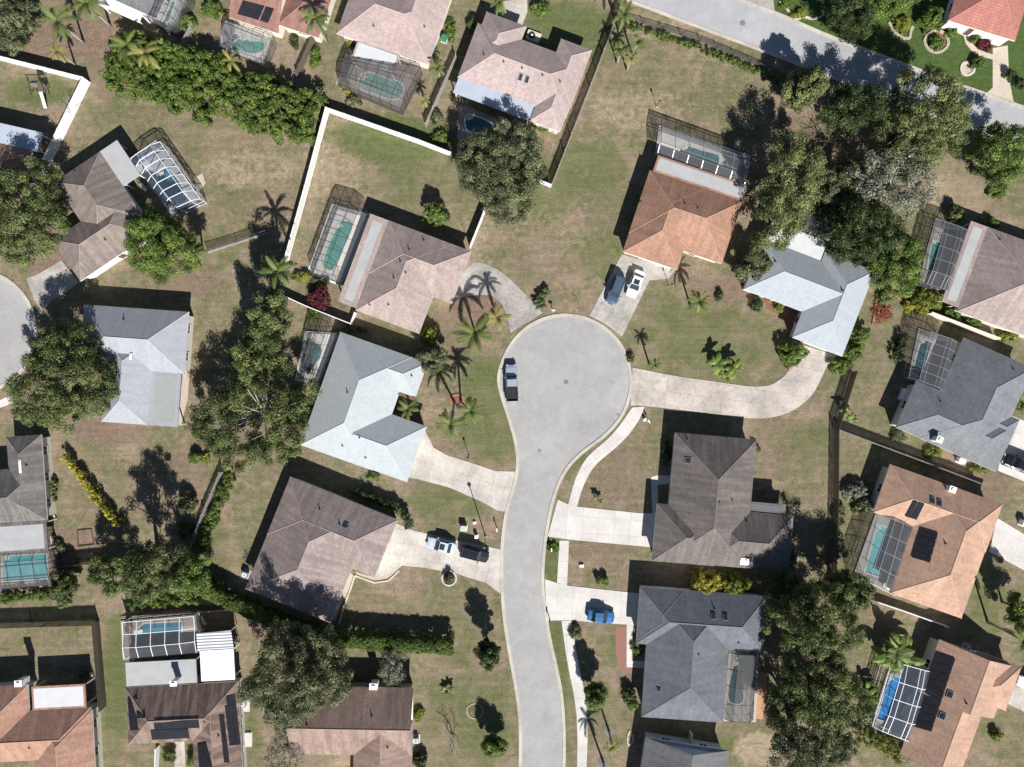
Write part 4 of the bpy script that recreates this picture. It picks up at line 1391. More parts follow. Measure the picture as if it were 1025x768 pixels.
sheet('pavement', smooth_line([(632.5,408),(620,426),(607.5,440),(595,450.5),(586,460),(579.5,471),(575,482),(571.5,494),(568.5,505)]) + smooth_line([(577.5,507),(580.5,496),(584.5,485),(590,474),(597,464.5),(606,456.5),(617.5,447),(629.5,434.5),(639.5,420),(645,407)]), M['drive_white'], .058, ang=50)
sheet('pavement', [(560,541),(569.5,541),(567.5,586),(557.5,583)], M['drive_white'], .058, ang=92)
sheet('pavement', [(562,621),(571.5,621),(576,648),(581,673),(585,693),(587.5,714),(588,740),(587,768),(584,830),(574,1000),(564,1000),(574,830),(577.5,768),(578,740),(577,714),(574,693),(569.5,672),(565.5,648)], M['drive_white'], .058, ang=85)
sheet('driveway', [(62,261),(79.5,283),(66,293),(52,302),(43,312),(35,300),(27,279),(38,275)], M['drive_grey'], .05, ang=-36)
sheet('driveway', [(993,49),(1008,46),(1009.5,80),(1014,103),(1001,100),(986,94.5),(993,88)], M['paver'], .05, ang=-5)
sheet('path', [(962,29),(969,31),(971,41),(978,50),(993,55),(993,60),(975,55),(966,44)], M['paver'], .05, ang=15)
sheet('driveway', [(997,518),(1025,535),(1080,560),(1070,595),(1025,571),(990,552)], M['drive_white'], .05, ang=24)
sheet('driveway', [(1012,416),(1100,452),(1085,510),(1025,482),(998,471)], M['drive_white'], .05, ang=24)
sheet('driveway', [(1016,682),(1070,700),(1060,730),(1008,704),(1000,702)], M['drive_warm'], .05, ang=20)
sheet('driveway', [(738,-25),(772,-10),(776,16),(764,11),(752,6.5),(735,0)], M['drive_old'], .05, ang=20)
sheet('path', [(175,742),(185,742),(188,800),(176,800)], M['drive_warm'], .05, ang=-3)
sheet('path', [(18,402),(-10,412),(-40,420),(-40,412),(0,401),(14,394)], M['drive_white'], .05, ang=-20)
sheet('driveway', [(500,-40),(526,-40),(528,12),(522,27),(505,20)], M['drive_warm'], .05, ang=22)
sheet('path', [(356,572),(368,576),(378,576),(396,566),(400,570),(388,579),(374,582),(358,578)], M['gravel'], .045)
# bare strips and beds that are part of the ground
sheet('soil', [(759,672),(767,674),(767,695),(763,720),(756,719)], M['sandsoil'], .010)
sheet('soil', [(184.5,365),(190.5,367),(188,400),(181.5,426),(177.5,424)], M['gravel'], .012)
sheet('mulch', [(616,627),(626.5,627),(626,662),(632,669),(646,671),(646,676),(630,674),(619,666),(616,650)], M['brick_bed'], .012)
sheet('mulch', [(410,356),(424,362),(427,375),(416,398),(425,424),(418,424),(395,412),(392,402),(404,380)], M['mulch'], .010)
sheet('gravel', [(350,572),(355,577),(351,592),(341,605),(336,621),(328,620),(330,606),(338,590)], M['gravel'], .012)
sheet('gravel', [(195,178),(203,174),(206,184),(199,192)], M['gravel'], .012)
sheet('soil', [(766,300),(786,306),(797,309),(796,334),(786,330),(783,318),(766,308)], M['mulch'], .010)

# ================================================================ roofs
def roof_mat(key, col, streak=.3, tile=False):
    M[key] = shingle(key, col, streak, (hash_(key) % 9) - 4, tile, .15 if min(col) > .31 else .7)
    M[key + '_cap'] = plain(key + '_cap', c3(col, 1.06), .9, 0, .15, 2)
roof_mat('roof_pinkgrey', (.365, .292, .268), .18)
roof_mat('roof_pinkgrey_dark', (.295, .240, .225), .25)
roof_mat('roof_rose', (.390, .310, .296), .12)
roof_mat('roof_rose_warm', (.390, .305, .292), .12)
roof_mat('roof_brown', (.362, .212, .146), .2)
roof_mat('roof_peach', (.440, .285, .205), .14)
roof_mat('roof_peach_dark', (.435, .280, .205), .14)
roof_mat('roof_white', (.375, .405, .418), .04)
roof_mat('roof_bluewhite', (.335, .368, .395), .05)
roof_mat('roof_silver', (.320, .335, .365), .10)
roof_mat('roof_slate', (.180, .190, .205), .10)
roof_mat('roof_charcoal', (.135, .143, .165), .14)
roof_mat('roof_greybrown', (.170, .148, .137), .28)
roof_mat('roof_oldgrey', (.245, .205, .182), .32)
roof_mat('roof_taupe', (.180, .165, .155), .35)
roof_mat('roof_cocoa', (.245, .175, .145), .5)
roof_mat('roof_fawn', (.300, .215, .178), .3)
roof_mat('roof_terra', (.380, .225, .165), .25)
roof_mat('roof_redtile', (.390, .170, .140), .12, True)
roof_mat('roof_mauve', (.355, .286, .268), .2)
roof_mat('roof_steel', (.150, .150, .160), .18)
roof_mat('roof_brick', (.270, .150, .125), .25)

# ================================================================ houses
House('weathered grey-brown hip-roofed house left of the pool under the white arched cage', (64.6,176), -34,
      [(-12,0,43,78),(-46,47,40,97)], 'roof_oldgrey', lanai=[(43,0,64,42,'membrane_grey',0)], eave=2.75, vents=[(106,240),(75,172)], garage=(62,275), door=(122,255), wall='stucco')
House('silver-grey hip-roofed house with a sage flat patch, south of a broad black shadow', (84.6,305), 4,
      [(0,0,105,62),(25,30,72,116)], 'roof_silver', vents=[(124,320)], skylights=[(132,357,.4,1.1,'membrane_bright')], lanai=[(72,60,102,116,'membrane_green',4)], wall='stucco', garage=(90,345), door=(100,380))
House('grey-taupe house at the left edge with an aqua pool cage on its south end', (41.7,435), -4,
      [(-35,0,0,86),(-92,32,-2,86)], 'roof_taupe', lanai=[(-92,86,-1,117,'membrane_grey',3)], vents=[(27,466),(10,470)], skylights=[(21,467,.35,2.2,'membrane_bright')], wall='stucco')
House('terracotta-brown house in the bottom left corner with a white flat roof patch', (88.5,680), -3,
      [(-112,28,1,78),(-120,2,-60,70),(-55,30,3,150)], 'roof_terra', lanai=[(-57,4,-3,28,'membrane',2)], chimneys=[(19,684,1.1,.9,1.1,'white')], vents=[(30,748)], wall='cream')
House('brown house with black solar panels and a white-framed pool cage', (126,688), -3,
      [(0,0,112,57),(64,0,113,120)], 'roof_cocoa', lanai=[(1,-25,72,-1,'membrane_grey',0),(76,-33,110,-2,'membrane_bright',0)],
      chimneys=[(174,684,1.0,.7,1.6,'white')], vents=[(137,700),(205,722),(219,736)],
      solar=[[(128,697.5),(136,697.3),(138.5,730.5),(130.8,731)],[(137,711.5),(145,711.2),(145.6,718.4),(137.5,718.8)],
             [(154.5,720.5),(199,718.5),(200,728),(155,730)],[(151,730.5),(188.5,729),(190,738.2),(152.5,740.2)],
             [(224,696),(235.5,695),(241,745),(230,746)],[(219.5,716),(224.3,715.6),(230,763),(224.5,763)],
             [(198,744.5),(206.5,743),(213,768),(200,768)]], wall='stucco', door=(180,748))
House('fawn gabled house with a dark brown north slope beside the bottom oak', (293,686.5), 1,
      [(0,0,121,68,'gu'),(62,34,121,130,'gv')], 'roof_fawn', chimneys=[(374,687,1.2,.9,.9,'white')], vents=[(372,717),(388,748),(307,726)], wall='tan', door=(330,756))
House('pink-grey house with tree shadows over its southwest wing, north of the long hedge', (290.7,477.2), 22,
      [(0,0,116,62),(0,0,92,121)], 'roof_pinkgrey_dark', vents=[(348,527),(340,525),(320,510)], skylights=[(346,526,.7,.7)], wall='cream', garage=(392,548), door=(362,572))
House('pale blue-white house with a light metal-like roof, left of the street neck', (340.8,332.3), 19.5,
      [(0,0,76,120),(30,0,93,37),(20,60,113.5,120)], 'roof_white', vents=[(348,393),(412,376),(360,438),(343,446),(366,458)], wall='bluewall', garage=(420,456), door=(405,415))
House('pink-grey house with a white roof strip beside the teal dark-framed pool cage', (370.8,213.9), 20.5,
      [(20,0,108,56),(20,0,88,96)], 'roof_pinkgrey', lanai=[(0,0,20,94,'membrane_grey',5)], vents=[(409.5,250.5),(401,262),(394.5,278.5),(406,273),(424,241),(370,305),(389,305)], wall='cream', garage=(464,277), door=(433,300))
House('orange-brown shingled house at the head of the turning circle', (656,153.6), 18.5,
      [(0,18,98,84),(0,18,58,104)], 'roof_brown', lanai=[(3,1,98,18,'membrane_grey',2)], vents=[(685.5,204),(698.5,209),(641,202)], wall='cream', garage=(655,268), door=(690,262))
House('blue-white shingled house at the end of the long curving driveway', (767,242.5), 21,
      [(-4,-2,110,52),(58,-12,112,80)], 'roof_bluewhite', lanai=[(-2,-22,57,-2,'membrane',0)], vents=[(776,262),(843,291)], skylights=[(820,245,.6,.6)], wall='stucco', garage=(820,345), door=(792,318))
House('mauve-grey house with a white roof strip next to the teal pool by the right-hand trees', (969.5,220.4), 20,
      [(20,0,128,90)], 'roof_mauve', lanai=[(2,0,20,86,'membrane_grey',4)], vents=[(1000,240)], wall='cream')
House('slate-grey house on the right with a white chimney and a cage in its northwest corner', (959,335.5), 24,
      [(6,0,82,110),(-20,58,90,110),(45,52,91,80)], 'roof_slate', chimneys=[(940,440,.9,.9,1.3,'white')], vents=[(941,402),(1014,370)], wall='stucco', garage=(1003,445), door=(1005,400))
House('peach-roofed house with an L-shaped plan around the striped shadow of its pool cage', (888.8,464), 19.5,
      [(2,0,121.5,51),(44,0,121,122)], 'roof_peach', chimneys=[(953,490,1.0,.9,.9,'white')], skylights=[(933,501,.65,1.0),(940,503.5,.65,1.0)], vents=[(946,544)],
      solar=[[(914,500.5),(918.5,502),(910.3,518.2),(905.5,516.5)],[(919.5,502.3),(925,504),(917,520.2),(911.2,518.4)],
             [(921,528),(938.5,533.5),(936.7,540.3),(918.8,535)],[(918.5,535.6),(936.5,541),(934.5,548.2),(916.2,542.5)],[(916,543.2),(934.3,549),(932.3,556),(914,550.5)],[(913.8,551),(932,556.5),(930.5,563.2),(912,557.6)]],
      wall='cream', garage=(990,540), door=(983,575))
House('peach-roofed gabled house with nine long black pool heating panels, lower right', (940,640), 20,
      [(0,0,78,56,'gv'),(2,40,66,122,'gv'),(38,-3,87,45,'h')], 'roof_peach_dark', skylights=[(950,695,.7,1.0),(942.5,716.5,.7,1.0)], vents=[(967,704)],
      solar=[[(935.8-2.42*k,653.3+8.24*k),(955.8-2.68*k,659+8.17*k),(953.3-2.68*k,666.7+8.17*k),(933.5-2.42*k,661.1+8.24*k)] for k in range(9)], wall='cream', garage=(1005,690), door=(985,712))
House('dark charcoal house below the white driveway with the bright blue car', (640.4,587.5), 4,
      [(0,0,45,53),(0,0,128,57),(10,2,93,130)], 'roof_charcoal', vents=[(715,609.5),(739,643),(699,655)], skylights=[(714,617,.7,.8),(726,618,.7,.8),(659,690,.6,.6)], wall='stucco', garage=(641,612), door=(649,655))
House('grey gabled house at the bottom edge, south of the charcoal house', (646.4,738), 9, [(0,0,84,70,'gv')], 'roof_steel', vents=[], wall='bluewall')
House('grey-brown hip-roofed house right of the street with a shaded east wing', (675.5,433), 5,
      [(0,0,82,129),(-12,72,50,130),(40,72,126,128)], 'roof_greybrown', vents=[(720,503),(732.5,500.5),(688,440),(747,522)], skylights=[(688.5,461,.9,.9),(745,562,1.2,1.0,'whitemetal')],
      lanai=[(80,62,117,71.5,'membrane_dark',2)], wall='stucco', garage=(656,530), door=(672,492))
House('large rose-pink house with a bluish flat strip partly under the dark-crowned tree', (487,11.7), 20.5,
      [(-4,14,112,72),(0,0,43,50),(79,-1,113,60),(78,40,112,88)], 'roof_rose', lanai=[(-3,71,78,88,'cool_grey',0)],
      vents=[(484.5,55),(504,62),(522.5,68.5),(543,75.5),(560.5,82)], skylights=[(521,78,.6,1.0),(527.5,80.5,.6,1.0)], wall='cream', door=(540,52), garage=(512,24))
House('rose-pink house at the top edge above the pale teal pool cage', (337,34), 19, [(0,-66,96,0),(40,-90,97,-1)], 'roof_rose_warm', lanai=[(22,-1,67,21,'membrane',2)], vents=[(374,26),(425,27)], wall='cream')
House('brick-red roofed house at the top edge with black panels above the small kidney pool', (229.5,18), 18, [(0,-60,52,0,'gu'),(48,-65,92,-8)], 'roof_brick',
      solar=[[(243.5,1),(265,6.5),(259,20.5),(238,14.5)],[(266.5,7),(274.5,9.3),(268.5,23.5),(260.5,21)]], lanai=[], wall='cream')
House('grey-roofed house with a long white eave strip in the top left', (97,0), 24, [(8,-62,62,-7)], 'roof_steel', lanai=[(2,-7,48,4,'membrane_bright',0)], wall='white')
House('brown house at the left edge under an oak, with a bluish-white flat roof', (43,133), 13, [(-90,20,-6,70)], 'roof_terra', lanai=[(-80,0,0,20,'cool_grey',0)], wall='cream')
House('red barrel-tiled house in the top right corner facing the upper street', (948.7,21), 17, [(0,-75,70,0)], 'roof_redtile', wall='white', garage=(1004,52), door=(968,36))
# ================================================================ pools and cages
pool('deep blue-green kidney pool under the white arched cage, top left', [(133,160),(157,143),(199,198),(173,212)], [(160,172),(168,170),(178,180),(184,190),(187,199),(180,204),(168,197),(160,184)], 'w_navy', 'deck_blue')
pool('teal pool with rounded ends beside the white roof strip', [(334,207),(369,216),(341,284),(310,273)], [(341,223),(350,222),(353,228),(346,245),(338,262),(333,270),(326,268),(325,260),(330,245),(336,232)], 'w_teal', 'deck_pale')
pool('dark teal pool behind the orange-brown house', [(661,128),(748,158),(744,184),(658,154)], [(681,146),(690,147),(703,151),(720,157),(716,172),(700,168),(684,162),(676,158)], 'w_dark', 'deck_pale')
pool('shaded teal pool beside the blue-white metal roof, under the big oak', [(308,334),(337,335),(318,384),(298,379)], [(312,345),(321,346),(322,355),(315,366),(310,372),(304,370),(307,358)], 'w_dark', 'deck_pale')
pool('pale green pool below the rose-pink house at the top', [(348,57),(420,70),(400,108),(339,83)], [(362,77),(372,74),(388,80),(403,86),(400,98),(390,99),(375,94),(361,88)], 'w_pale', 'deck_dark')
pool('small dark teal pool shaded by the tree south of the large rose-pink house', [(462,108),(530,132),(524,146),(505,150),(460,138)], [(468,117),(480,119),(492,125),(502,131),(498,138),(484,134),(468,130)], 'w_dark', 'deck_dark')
pool('small kidney pool in pale paving below the brick-red roof', [(228,24),(270,38),(262,62),(222,46)], [(243,38),(252,42),(262,42),(268,46),(265,53),(254,56),(243,53),(233,50),(234,43)], 'w_teal', 'deck_pale')
pool('dark blue-green pool at the top edge behind the long leafy hedge', [(149,18),(160,-14),(187,-4),(171,31)], [(158,13),(166,-3),(178,2),(170,25),(160,26),(154,21)], 'w_navy', 'deck_blue', False)
pool('teal rectangular pool left of the mauve-grey house', [(937,221),(967,231),(948,291),(920,282)], [(928,235),(944,240),(937,281),(921,276)], 'w_teal', 'deck', False)
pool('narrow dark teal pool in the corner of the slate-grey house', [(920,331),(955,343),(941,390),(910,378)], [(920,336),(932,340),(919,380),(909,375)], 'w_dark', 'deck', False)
pool('bright teal pool in the angle of the peach L-shaped house', [(877.5,514),(911,527),(894,594),(856,574)], [(878,525),(893,530),(880,577),(865,572)], 'w_aqua', 'deck', False)
pool('vivid blue rectangular pool at the lower right under white cage beams', [(893,661),(932,673),(912,741),(873,726)], [(891,675),(904,680),(890,723),(877,718)], 'w_blue', 'deck', False)
pool('long green pool on the east side of the charcoal house', [(731,652),(757,654),(754,720),(725,719)], [(736,658),(744,658),(742,680),(743,700),(738,705),(729,702),(728,690),(731,672)], 'w_dark', 'deck')  # tree shade and screen dimming put into the dark water colour
pool('deep blue pool with a slanted corner under the white square-grid cage, bottom left', [(124,623),(195,617),(197,652),(126,658)], [(137,631),(145,624),(183,622),(181,645),(177,650),(136,651)], 'w_navy', 'deck_dark', False)
pool('pale aqua rectangular pool at the left edge', [(-14,553),(48,551),(55,584),(-14,591)], [(3,556),(50,553),(51.5,579),(3,582)], 'w_aqua', 'deck_dark', False)

WA = ((0, 2.8), (.25, 3.7), (.75, 3.7), (1, 2.4))
cage('white-framed arched pool cage over the blue kidney pool, top left', (132,160), (172,212), (200,199), (160,142), 7, 1, 'whitemetal', WA, 'screen_light', .7, .085)
cage('bronze pool cage over the teal pool with rounded ends', (367.5,215), (340,283), (309,272.5), (333.6,206), 5, 4)
cage('bronze pool cage behind the orange-brown house', (658,153.6), (744.5,185), (748.4,156), (662.5,125), 6, 3, 'metal')
cage('shaded bronze pool cage next to the blue-white metal roof', (337,334), (318,383), (298,378), (308,333), 4, 3)
cage('dark pool cage over the pale green pool at the top', (349,56), (421,68), (400.7,109), (338,83), 6, 3, 'darkmetal', scr='screen_dark', side_slope=.5)
cage('grey pool cage over the small kidney pool in pale paving', (229.5,23), (272,39), (263,61), (221.7,45), 4, 3, 'metal')
cage('dark screened lean-to behind the blue-white house, partly under trees', (780,227), (827,240), (835,221), (789,207), 4, 2, scr='screen_dark')
sheet('patio', [(779,228),(828,241),(836,221),(788,206)], M['deck_blue'], .06, ang=18)
cage('dark pool cage at the top edge behind the long leafy hedge', (148,18), (160,-15), (188,-5), (172,30), 4, 3)
cage('grey pool cage left of the mauve-grey house', (967,231), (948.7,292), (920,283), (937,220), 5, 3, 'metal', side_slope=.5)
cage('white-edged pool cage set into the slate-grey house', (957,343), (942,391), (909.6,378), (920,330), 5, 3, 'metal')
cage('grey pool cage casting a gridded shadow west of the peach L-shaped house', (911,527), (894,595), (855,574), (877.5,513.6), 4, 3, 'metal', ((0, 2.75), (.3, 3.3), (.55, 3.3), (1, 2.5)))
cage('white pool cage over the vivid blue pool, lower right', (932,672), (912,742), (873,727), (893,661), 4, 3, 'whitemetal', scr='screen_light', side_slope=.4, wid=.085)
cage('bronze pool cage east of the charcoal house', (731.5,652.6), (725,719), (753.6,720), (757,654), 4, 2, 'darkmetal', scr='screen_dark', wid=.06)
cage('white square-grid pool cage behind the solar-panelled brown house', (125.7,658.6), (197.5,652.5), (194.8,616.4), (123.6,622.5), 5, 3, 'whitemetal', ((0, 2.75), (.32, 3.3), (1, 2.7)), side_slope=.3, wid=.085)
cage('bronze pool cage over the pale aqua pool at the left edge', (-14,554), (48,551), (55,585), (-14,591), 5, 3)

# ribbed aluminium patio cover beside the solar house
def patio_cover():
    c = [P(x, y, 2.7) for x, y in ((196.8,634),(231.4,631),(234.4,650),(198,652))]
    root = empty('patio_cover', (c[0].x, c[0].y, 0), 'ribbed aluminium patio cover between the white-grid cage and a blank white roof', 'patio cover')
    MB().prism([p.xy[:] for p in c], 2.62, 2.7).build('roof_sheet', M['ribbed'], root, uv=R(3))
    for p in c:
        q = MB(); g = p.xy.lerp((c[0].xy + c[2].xy) / 2, .06); q.box((g.x, g.y, 0), .1, .1, 2.62, 0, z0=0); q.build('post', M['white'], root)
patio_cover()

# ================================================================ fences and walls
fence('white vinyl fence with a sharp corner around the top left yard', [(-60,41),(-2,60),(91,83.5),(42,184)], 1.9)
fence('long white vinyl fence around the green lawn behind the teal pool', [(286.5,271),(309,190),(329.5,113),(420,144.5),(452,157)], 1.9)
fence('low white fence between the burgundy shrub and the shaded pool', [(274,291.5),(310,308),(353,325),(357,314)], 1.3, 'low')
fence('white fence from the pink-grey house up to the dark-crowned tree', [(471,249),(482,222),(494,190),(506,168)], 1.7)
fence('grey wooden fence running from the street down the side of the large empty lawn', [(622,5),(597,72),(552,187)], 1.7, 'grey')
fence('short white fence end under the dark-crowned tree', [(540,183.5),(551,188)], 1.5, 'low')
fence('chain-link fence on a concrete footing between the palm shadow and small palm', [(208.6,252),(238,243),(268.5,232.5)], 1.2, 'link')
bed_border('pale concrete footing strip under the chain-link fence', [(208.6,252.8),(268.5,233.3)], 'woodgrey', .35, .12, name='concrete_footing', cat='footing')
fence('tall dark wooden fence down the right side of the long driveway lawn', [(852,372),(834,429),(833.5,500),(831.5,560),(832,588)], 1.9, 'wood')
fence('wooden fence between the slate-grey and the peach L-shaped house', [(836,430),(932,466),(976,483)], 1.7, 'grey')
fence('grey wooden fence overgrown with vines, west of the tree-shadowed house', [(224,472),(206,514),(192,553)], 1.6, 'grey')
fence('wooden privacy fence closing off the straw-coloured yard, bottom left', [(-40,626),(0,624.5),(100,621.5),(107,706)], 2.0, 'wood')
fence('wooden fence south of the yellow croton row', [(58,566),(112,560)], 1.7, 'wood')
fence('dark wooden fence behind the white-grid pool cage', [(127,613),(198,610),(231,607)], 1.7, 'wood')
fence('brown wooden fence beside the small kidney pool garden', [(316,42),(299,79)], 1.7, 'wood')
fence('grey fence between the two rose-pink houses', [(457,60),(427,128)], 1.7, 'grey')
fence('cream garden wall between the mauve-grey and slate-grey houses', [(926,314),(994,340)], 1.5, 'cream', name='garden_wall', cat='wall')
fence('thin white rail fence below the peach L-shaped house', [(867,598),(905,611),(944,625)], 1.1, 'low')
fence('low concrete wall joining the charcoal house and the grey gabled house', [(690,730),(689,749)], 1.6, 'cream', name='garden_wall', cat='wall')
fence('dark low fence along the verge of the upper street', [(624,19),(700,42),(783,77),(784,106),(781,126)], 1.0, 'link')
fence('grey fence along the hedge at the top left house', [(196,28),(180,62)], 1.6, 'grey')
fence('white gate panel by the gap in the fence at the bottom edge', [(160,746),(159,775)], 1.2, 'low')
bed_border('curved stone edging around the red flower bed right of the blue-white house', [(873,325),(878,292),(890,293),(903,302),(909,307)], 'terracotta', .3, .22)
bed_border('white stone edging along the gravel strip south of the tree-shadowed house', [(340,624),(344,608),(351,590),(355.5,576),(364,579),(375,583),(389,581),(400,571)], 'stone', .25, .18)
bed_border('ring of pale stones on the lawn near the street at the bottom', [(475,704),(482,707),(483,714),(477,719),(469,716),(468,708)], 'gravel', .13, .08, True)
bed_border('ring of pale edging around the small round shrub below the shared driveway', [(450,571),(456,575),(456,582),(450,586),(444,583),(443,576)], 'concrete_small', .25, .18, True, fill='mulch')
bed_border('ring of stones around the palm bases left of the cul-de-sac', [(457,395),(463,397),(464,403),(458,406),(452,404),(452,398)], 'terracotta', .25, .16, True, fill='mulch')
bed_border('large oval stone ring with a shrub on the bright lawn, top right', [(926,38),(936,31),(946,36),(948,46),(940,53),(930,51),(925,44)], 'paver', .4, .18, True, fill='mulch')
bed_border('curved flower-bed edging on the bright lawn near the upper street', [(889,23),(894,33),(903,39),(910,39),(911,32),(913,27)], 'paver', .4, .18)
bed_border('small round stone ring in the middle of the bright lawn', [(966,63),(973,66),(974,72),(968,76),(962,73),(962,66)], 'stone', .35, .15, True, fill='gravel')
bed_border('pale wavy bed edging beside the old driveway at the top', [(780,2),(786,8),(792,16),(797,20.5),(801,19)], 'stone', .3, .15)
bed_border('second pale wavy bed edging, with a red stone mulch bed, near the top', [(805,17.5),(812,19.5),(820,18.5),(823.5,15.5),(823,11)], 'stone', .3, .15)
bed_border('rectangular rust-coloured frame lying on bare soil near the yellow croton row', [(78,531),(92,529.5),(95,545),(79,547),(78,531)], 'brownwall', .14, .14)
bed_border('ring of pale stones half in shade by the grey gabled house', [(630,731),(628,737),(628,743),(630,746),(633,742),(634,735)], 'stone', .2, .14)

# ================================================================ vehicles
pt_silver = carpaint('silver_blue_paint', (.40, .45, .55)); pt_slate = carpaint('slate_blue_paint', (.085, .125, .19)); pt_white = carpaint('white_paintwork', (.78, .78, .77), .0)
pt_ice = carpaint('ice_blue_paint', (.52, .60, .68), .1); pt_navy = carpaint('navy_black_paint', (.010, .014, .024), .2); pt_blue = carpaint('vivid_blue_paint', (.035, .14, .32)); pt_black = carpaint('black_paint', (.012, .012, .014), .2)
vehicle('silver-blue pickup truck with an open black bed, parked on the turning circle', (511.7,365), (512.8,402.5), 'pickup', pt_silver)
vehicle('slate blue car parked left of the white car at the turning circle driveway', (611,304.5), (621.5,276.5), 'suv', pt_slate)
vehicle('white car with a dark sunroof parked beside the slate blue one', (631,297.5), (641,271), 'car', pt_white)
vehicle('pale ice-blue car parked nose-in on the shared driveway, with a sunroof', (427.8,542.5), (456,549.8), 'car', pt_ice)
vehicle('navy-black car parked behind the ice-blue one, nearest the street', (489.3,558.3), (461,551), 'suv', pt_navy)
vehicle('vivid blue car alone on the new white driveway', (615,618.8), (588.3,615.3), 'car', pt_blue)
vehicle('black car parked in the shade at the right edge by the slate-grey house', (1004,458.5), (1033,470), 'suv', pt_black)
vehicle('white car at the lower right edge beside the gabled peach house', (1019,681), (1045,690), 'car', pt_white)

# ================================================================ street furniture and small things
lamp_post('tall street lamp by the kerb casting a long thin shadow over the driveway', 486, 537, 6.7, True)
lamp_post('short garden lamp post on the lawn north of the pale driveway', 469.5, 456.5, 2.3)
lamp_post('short garden lamp post beside the orange-brown house entrance', 669, 287, 2.4)
lamp_post('white-based small post on the big lawn behind the orange-brown house', 657, 107.5, 2.3)  # plain small post, drawn with the lamp post model
mailbox('white mailbox at the kerb near the street lamp', 497.5, 529, 80)
mailbox('white mailbox in the verge bed between kerb and pavement', 551.5, 548.5, 90)
mailbox('dark mailbox at the corner of the driveway with the blue car', 549.8, 618, 90, 'darkmetal')
mailbox('white mailbox on the grass between the curved pavement and driveway', 648, 421.5, 60)
mailbox('mailbox at the tip of the lawn above the turning circle', 553.5, 311.5, 10)
util_box('pale green electrical box on the bare lawn north of the parked cars', 464.5, 528, .85, .75, .95, plain('pale_green_box', (.42, .50, .38), .5), 5)
util_box('small white box beside the street lamp base', 477, 536.5, .42, .42, .75, M['whitemetal'])
util_box('tiny white box on the soil between green box and street lamp', 475, 523, .3, .25, .3, M['whitemetal'])
util_box('small white box on the lawn beside the new pavement', 582, 566, .5, .28, .3, M['whitemetal'], 5)
util_box('white hydrant-sized box on the lawn next to the white mailbox', 645, 420, .3, .3, .6, M['whitemetal'])
util_box('white box with dark top in the grass at the right edge', 1022, 523, .9, .8, 1.0, M['whitemetal'], 20)
util_box('green bin against the rose-pink house at the top', 445, 41, .65, .65, 1.1, plain('green_bin', (.03, .20, .12), .5), 20, 'wheeled_bin')
util_box('white chest between the slate-grey house and the wooden fence', 959.5, 461, .95, .65, .8, M['whitemetal'], 25, 'storage_box')
util_box('long white cabinet in the shade west of the slate-grey house', 902.5, 395, .7, 1.7, 1.2, M['whitemetal'], 20, 'storage_box')
util_box('white service panel on the ground beside the solar house', 249, 739.5, .9, 2.0, .2, M['concrete_small'], 0, 'concrete_pad')
manhole('round manhole cover in the middle of the turning circle', 566.5, 382.5)
manhole('small manhole cover in the street neck below the turning circle', 540, 451, .22)
manhole('manhole cover on the upper street', 743, 23.5, .36)
manhole('small valve cover near the right kerb of the turning circle', 618.5, 415, .16)
ac_unit('sunlit air conditioner at the west wall of the tree-shadowed house', 247, 574, 22, (1.0, 1.4), .85)
ac_unit('air conditioner on a long pad between the solar house and the oak', 245, 702, 0, (1.6, 3.0), .9)
ac_unit('air conditioner beside the dark fawn house wall near the bottom lawn', 417, 739, 0, (1.1, 1.3), .75)
ac_unit('air conditioner in the shade left of the peach L-shaped house', 871, 506, 20)
ac_unit('air conditioner south of the white-grid cage among shadows', 236, 640, 0, (1, 1), .7)
ac_unit('air conditioner at the east wall of the grey-taupe house', 52.5, 513, 0, (1.1, 1.3), .8)
ac_unit('air conditioner beside the gabled peach house, under the north eave', 966, 647, 20, (1.2, 1.0), .7)

def playset():
    c = P(42, 92); root = empty('swing_set', (c.x, c.y, 0), 'wooden swing set with a white slide on the top left lawn', 'play set')
    def fr(x, y, z=0): return (c.x + x, c.y + y, z)
    q = MB()
    for x in (-1.5, .3):
        q.tube([fr(x, -.7), fr(x, 0, 2.1)], .055, 5); q.tube([fr(x, .7), fr(x, 0, 2.1)], .055, 5)
    q.tube([fr(-1.7, 0, 2.1), fr(1.2, 0, 2.1)], .06, 5)
    q.build('frame', M['wood'], root)
    q = MB()
    for x in (.35, 1.25):
        for y in (-.5, .5): q.box(fr(x, y), .1, .1, 2.6, z0=0)
    q.build('tower_post', M['wood'], root)
    q = MB(); q.box(fr(.8, 0), 1.1, 1.2, .07, z0=1.2); q.build('deck', M['wood'], root)
    q = MB(); q.add([fr(.3, -.5, 2.55), fr(1.3, -.5, 2.55), fr(1.3, 0, 2.9), fr(.3, 0, 2.9), fr(.3, .5, 2.55), fr(1.3, .5, 2.55)], [(0, 1, 2, 3), (3, 2, 5, 4)]); q.build('canopy', M['wood'], root)
    q = MB(); q.add([fr(.55, -.55, 1.25), fr(1.0, -.55, 1.25), fr(1.0, -2.6, .2), fr(.55, -2.6, .2), fr(.55, -.55, 1.4), fr(1.0, -.55, 1.4), fr(1.0, -2.6, .35), fr(.55, -2.6, .35)], [(0, 1, 2, 3), (0, 3, 7, 4), (1, 5, 6, 2)]); q.build('slide', M['white'], root)
    for x in (-1.0, -.3):
        q = MB(); q.box(fr(x, 0), .4, .18, .04, z0=.5)
        for d in (-.17, .17): q.tube([fr(x + d, 0, .52), fr(x + d, 0, 2.08)], .012, 4)
        q.build('swing_seat', M['black'], root)
playset()

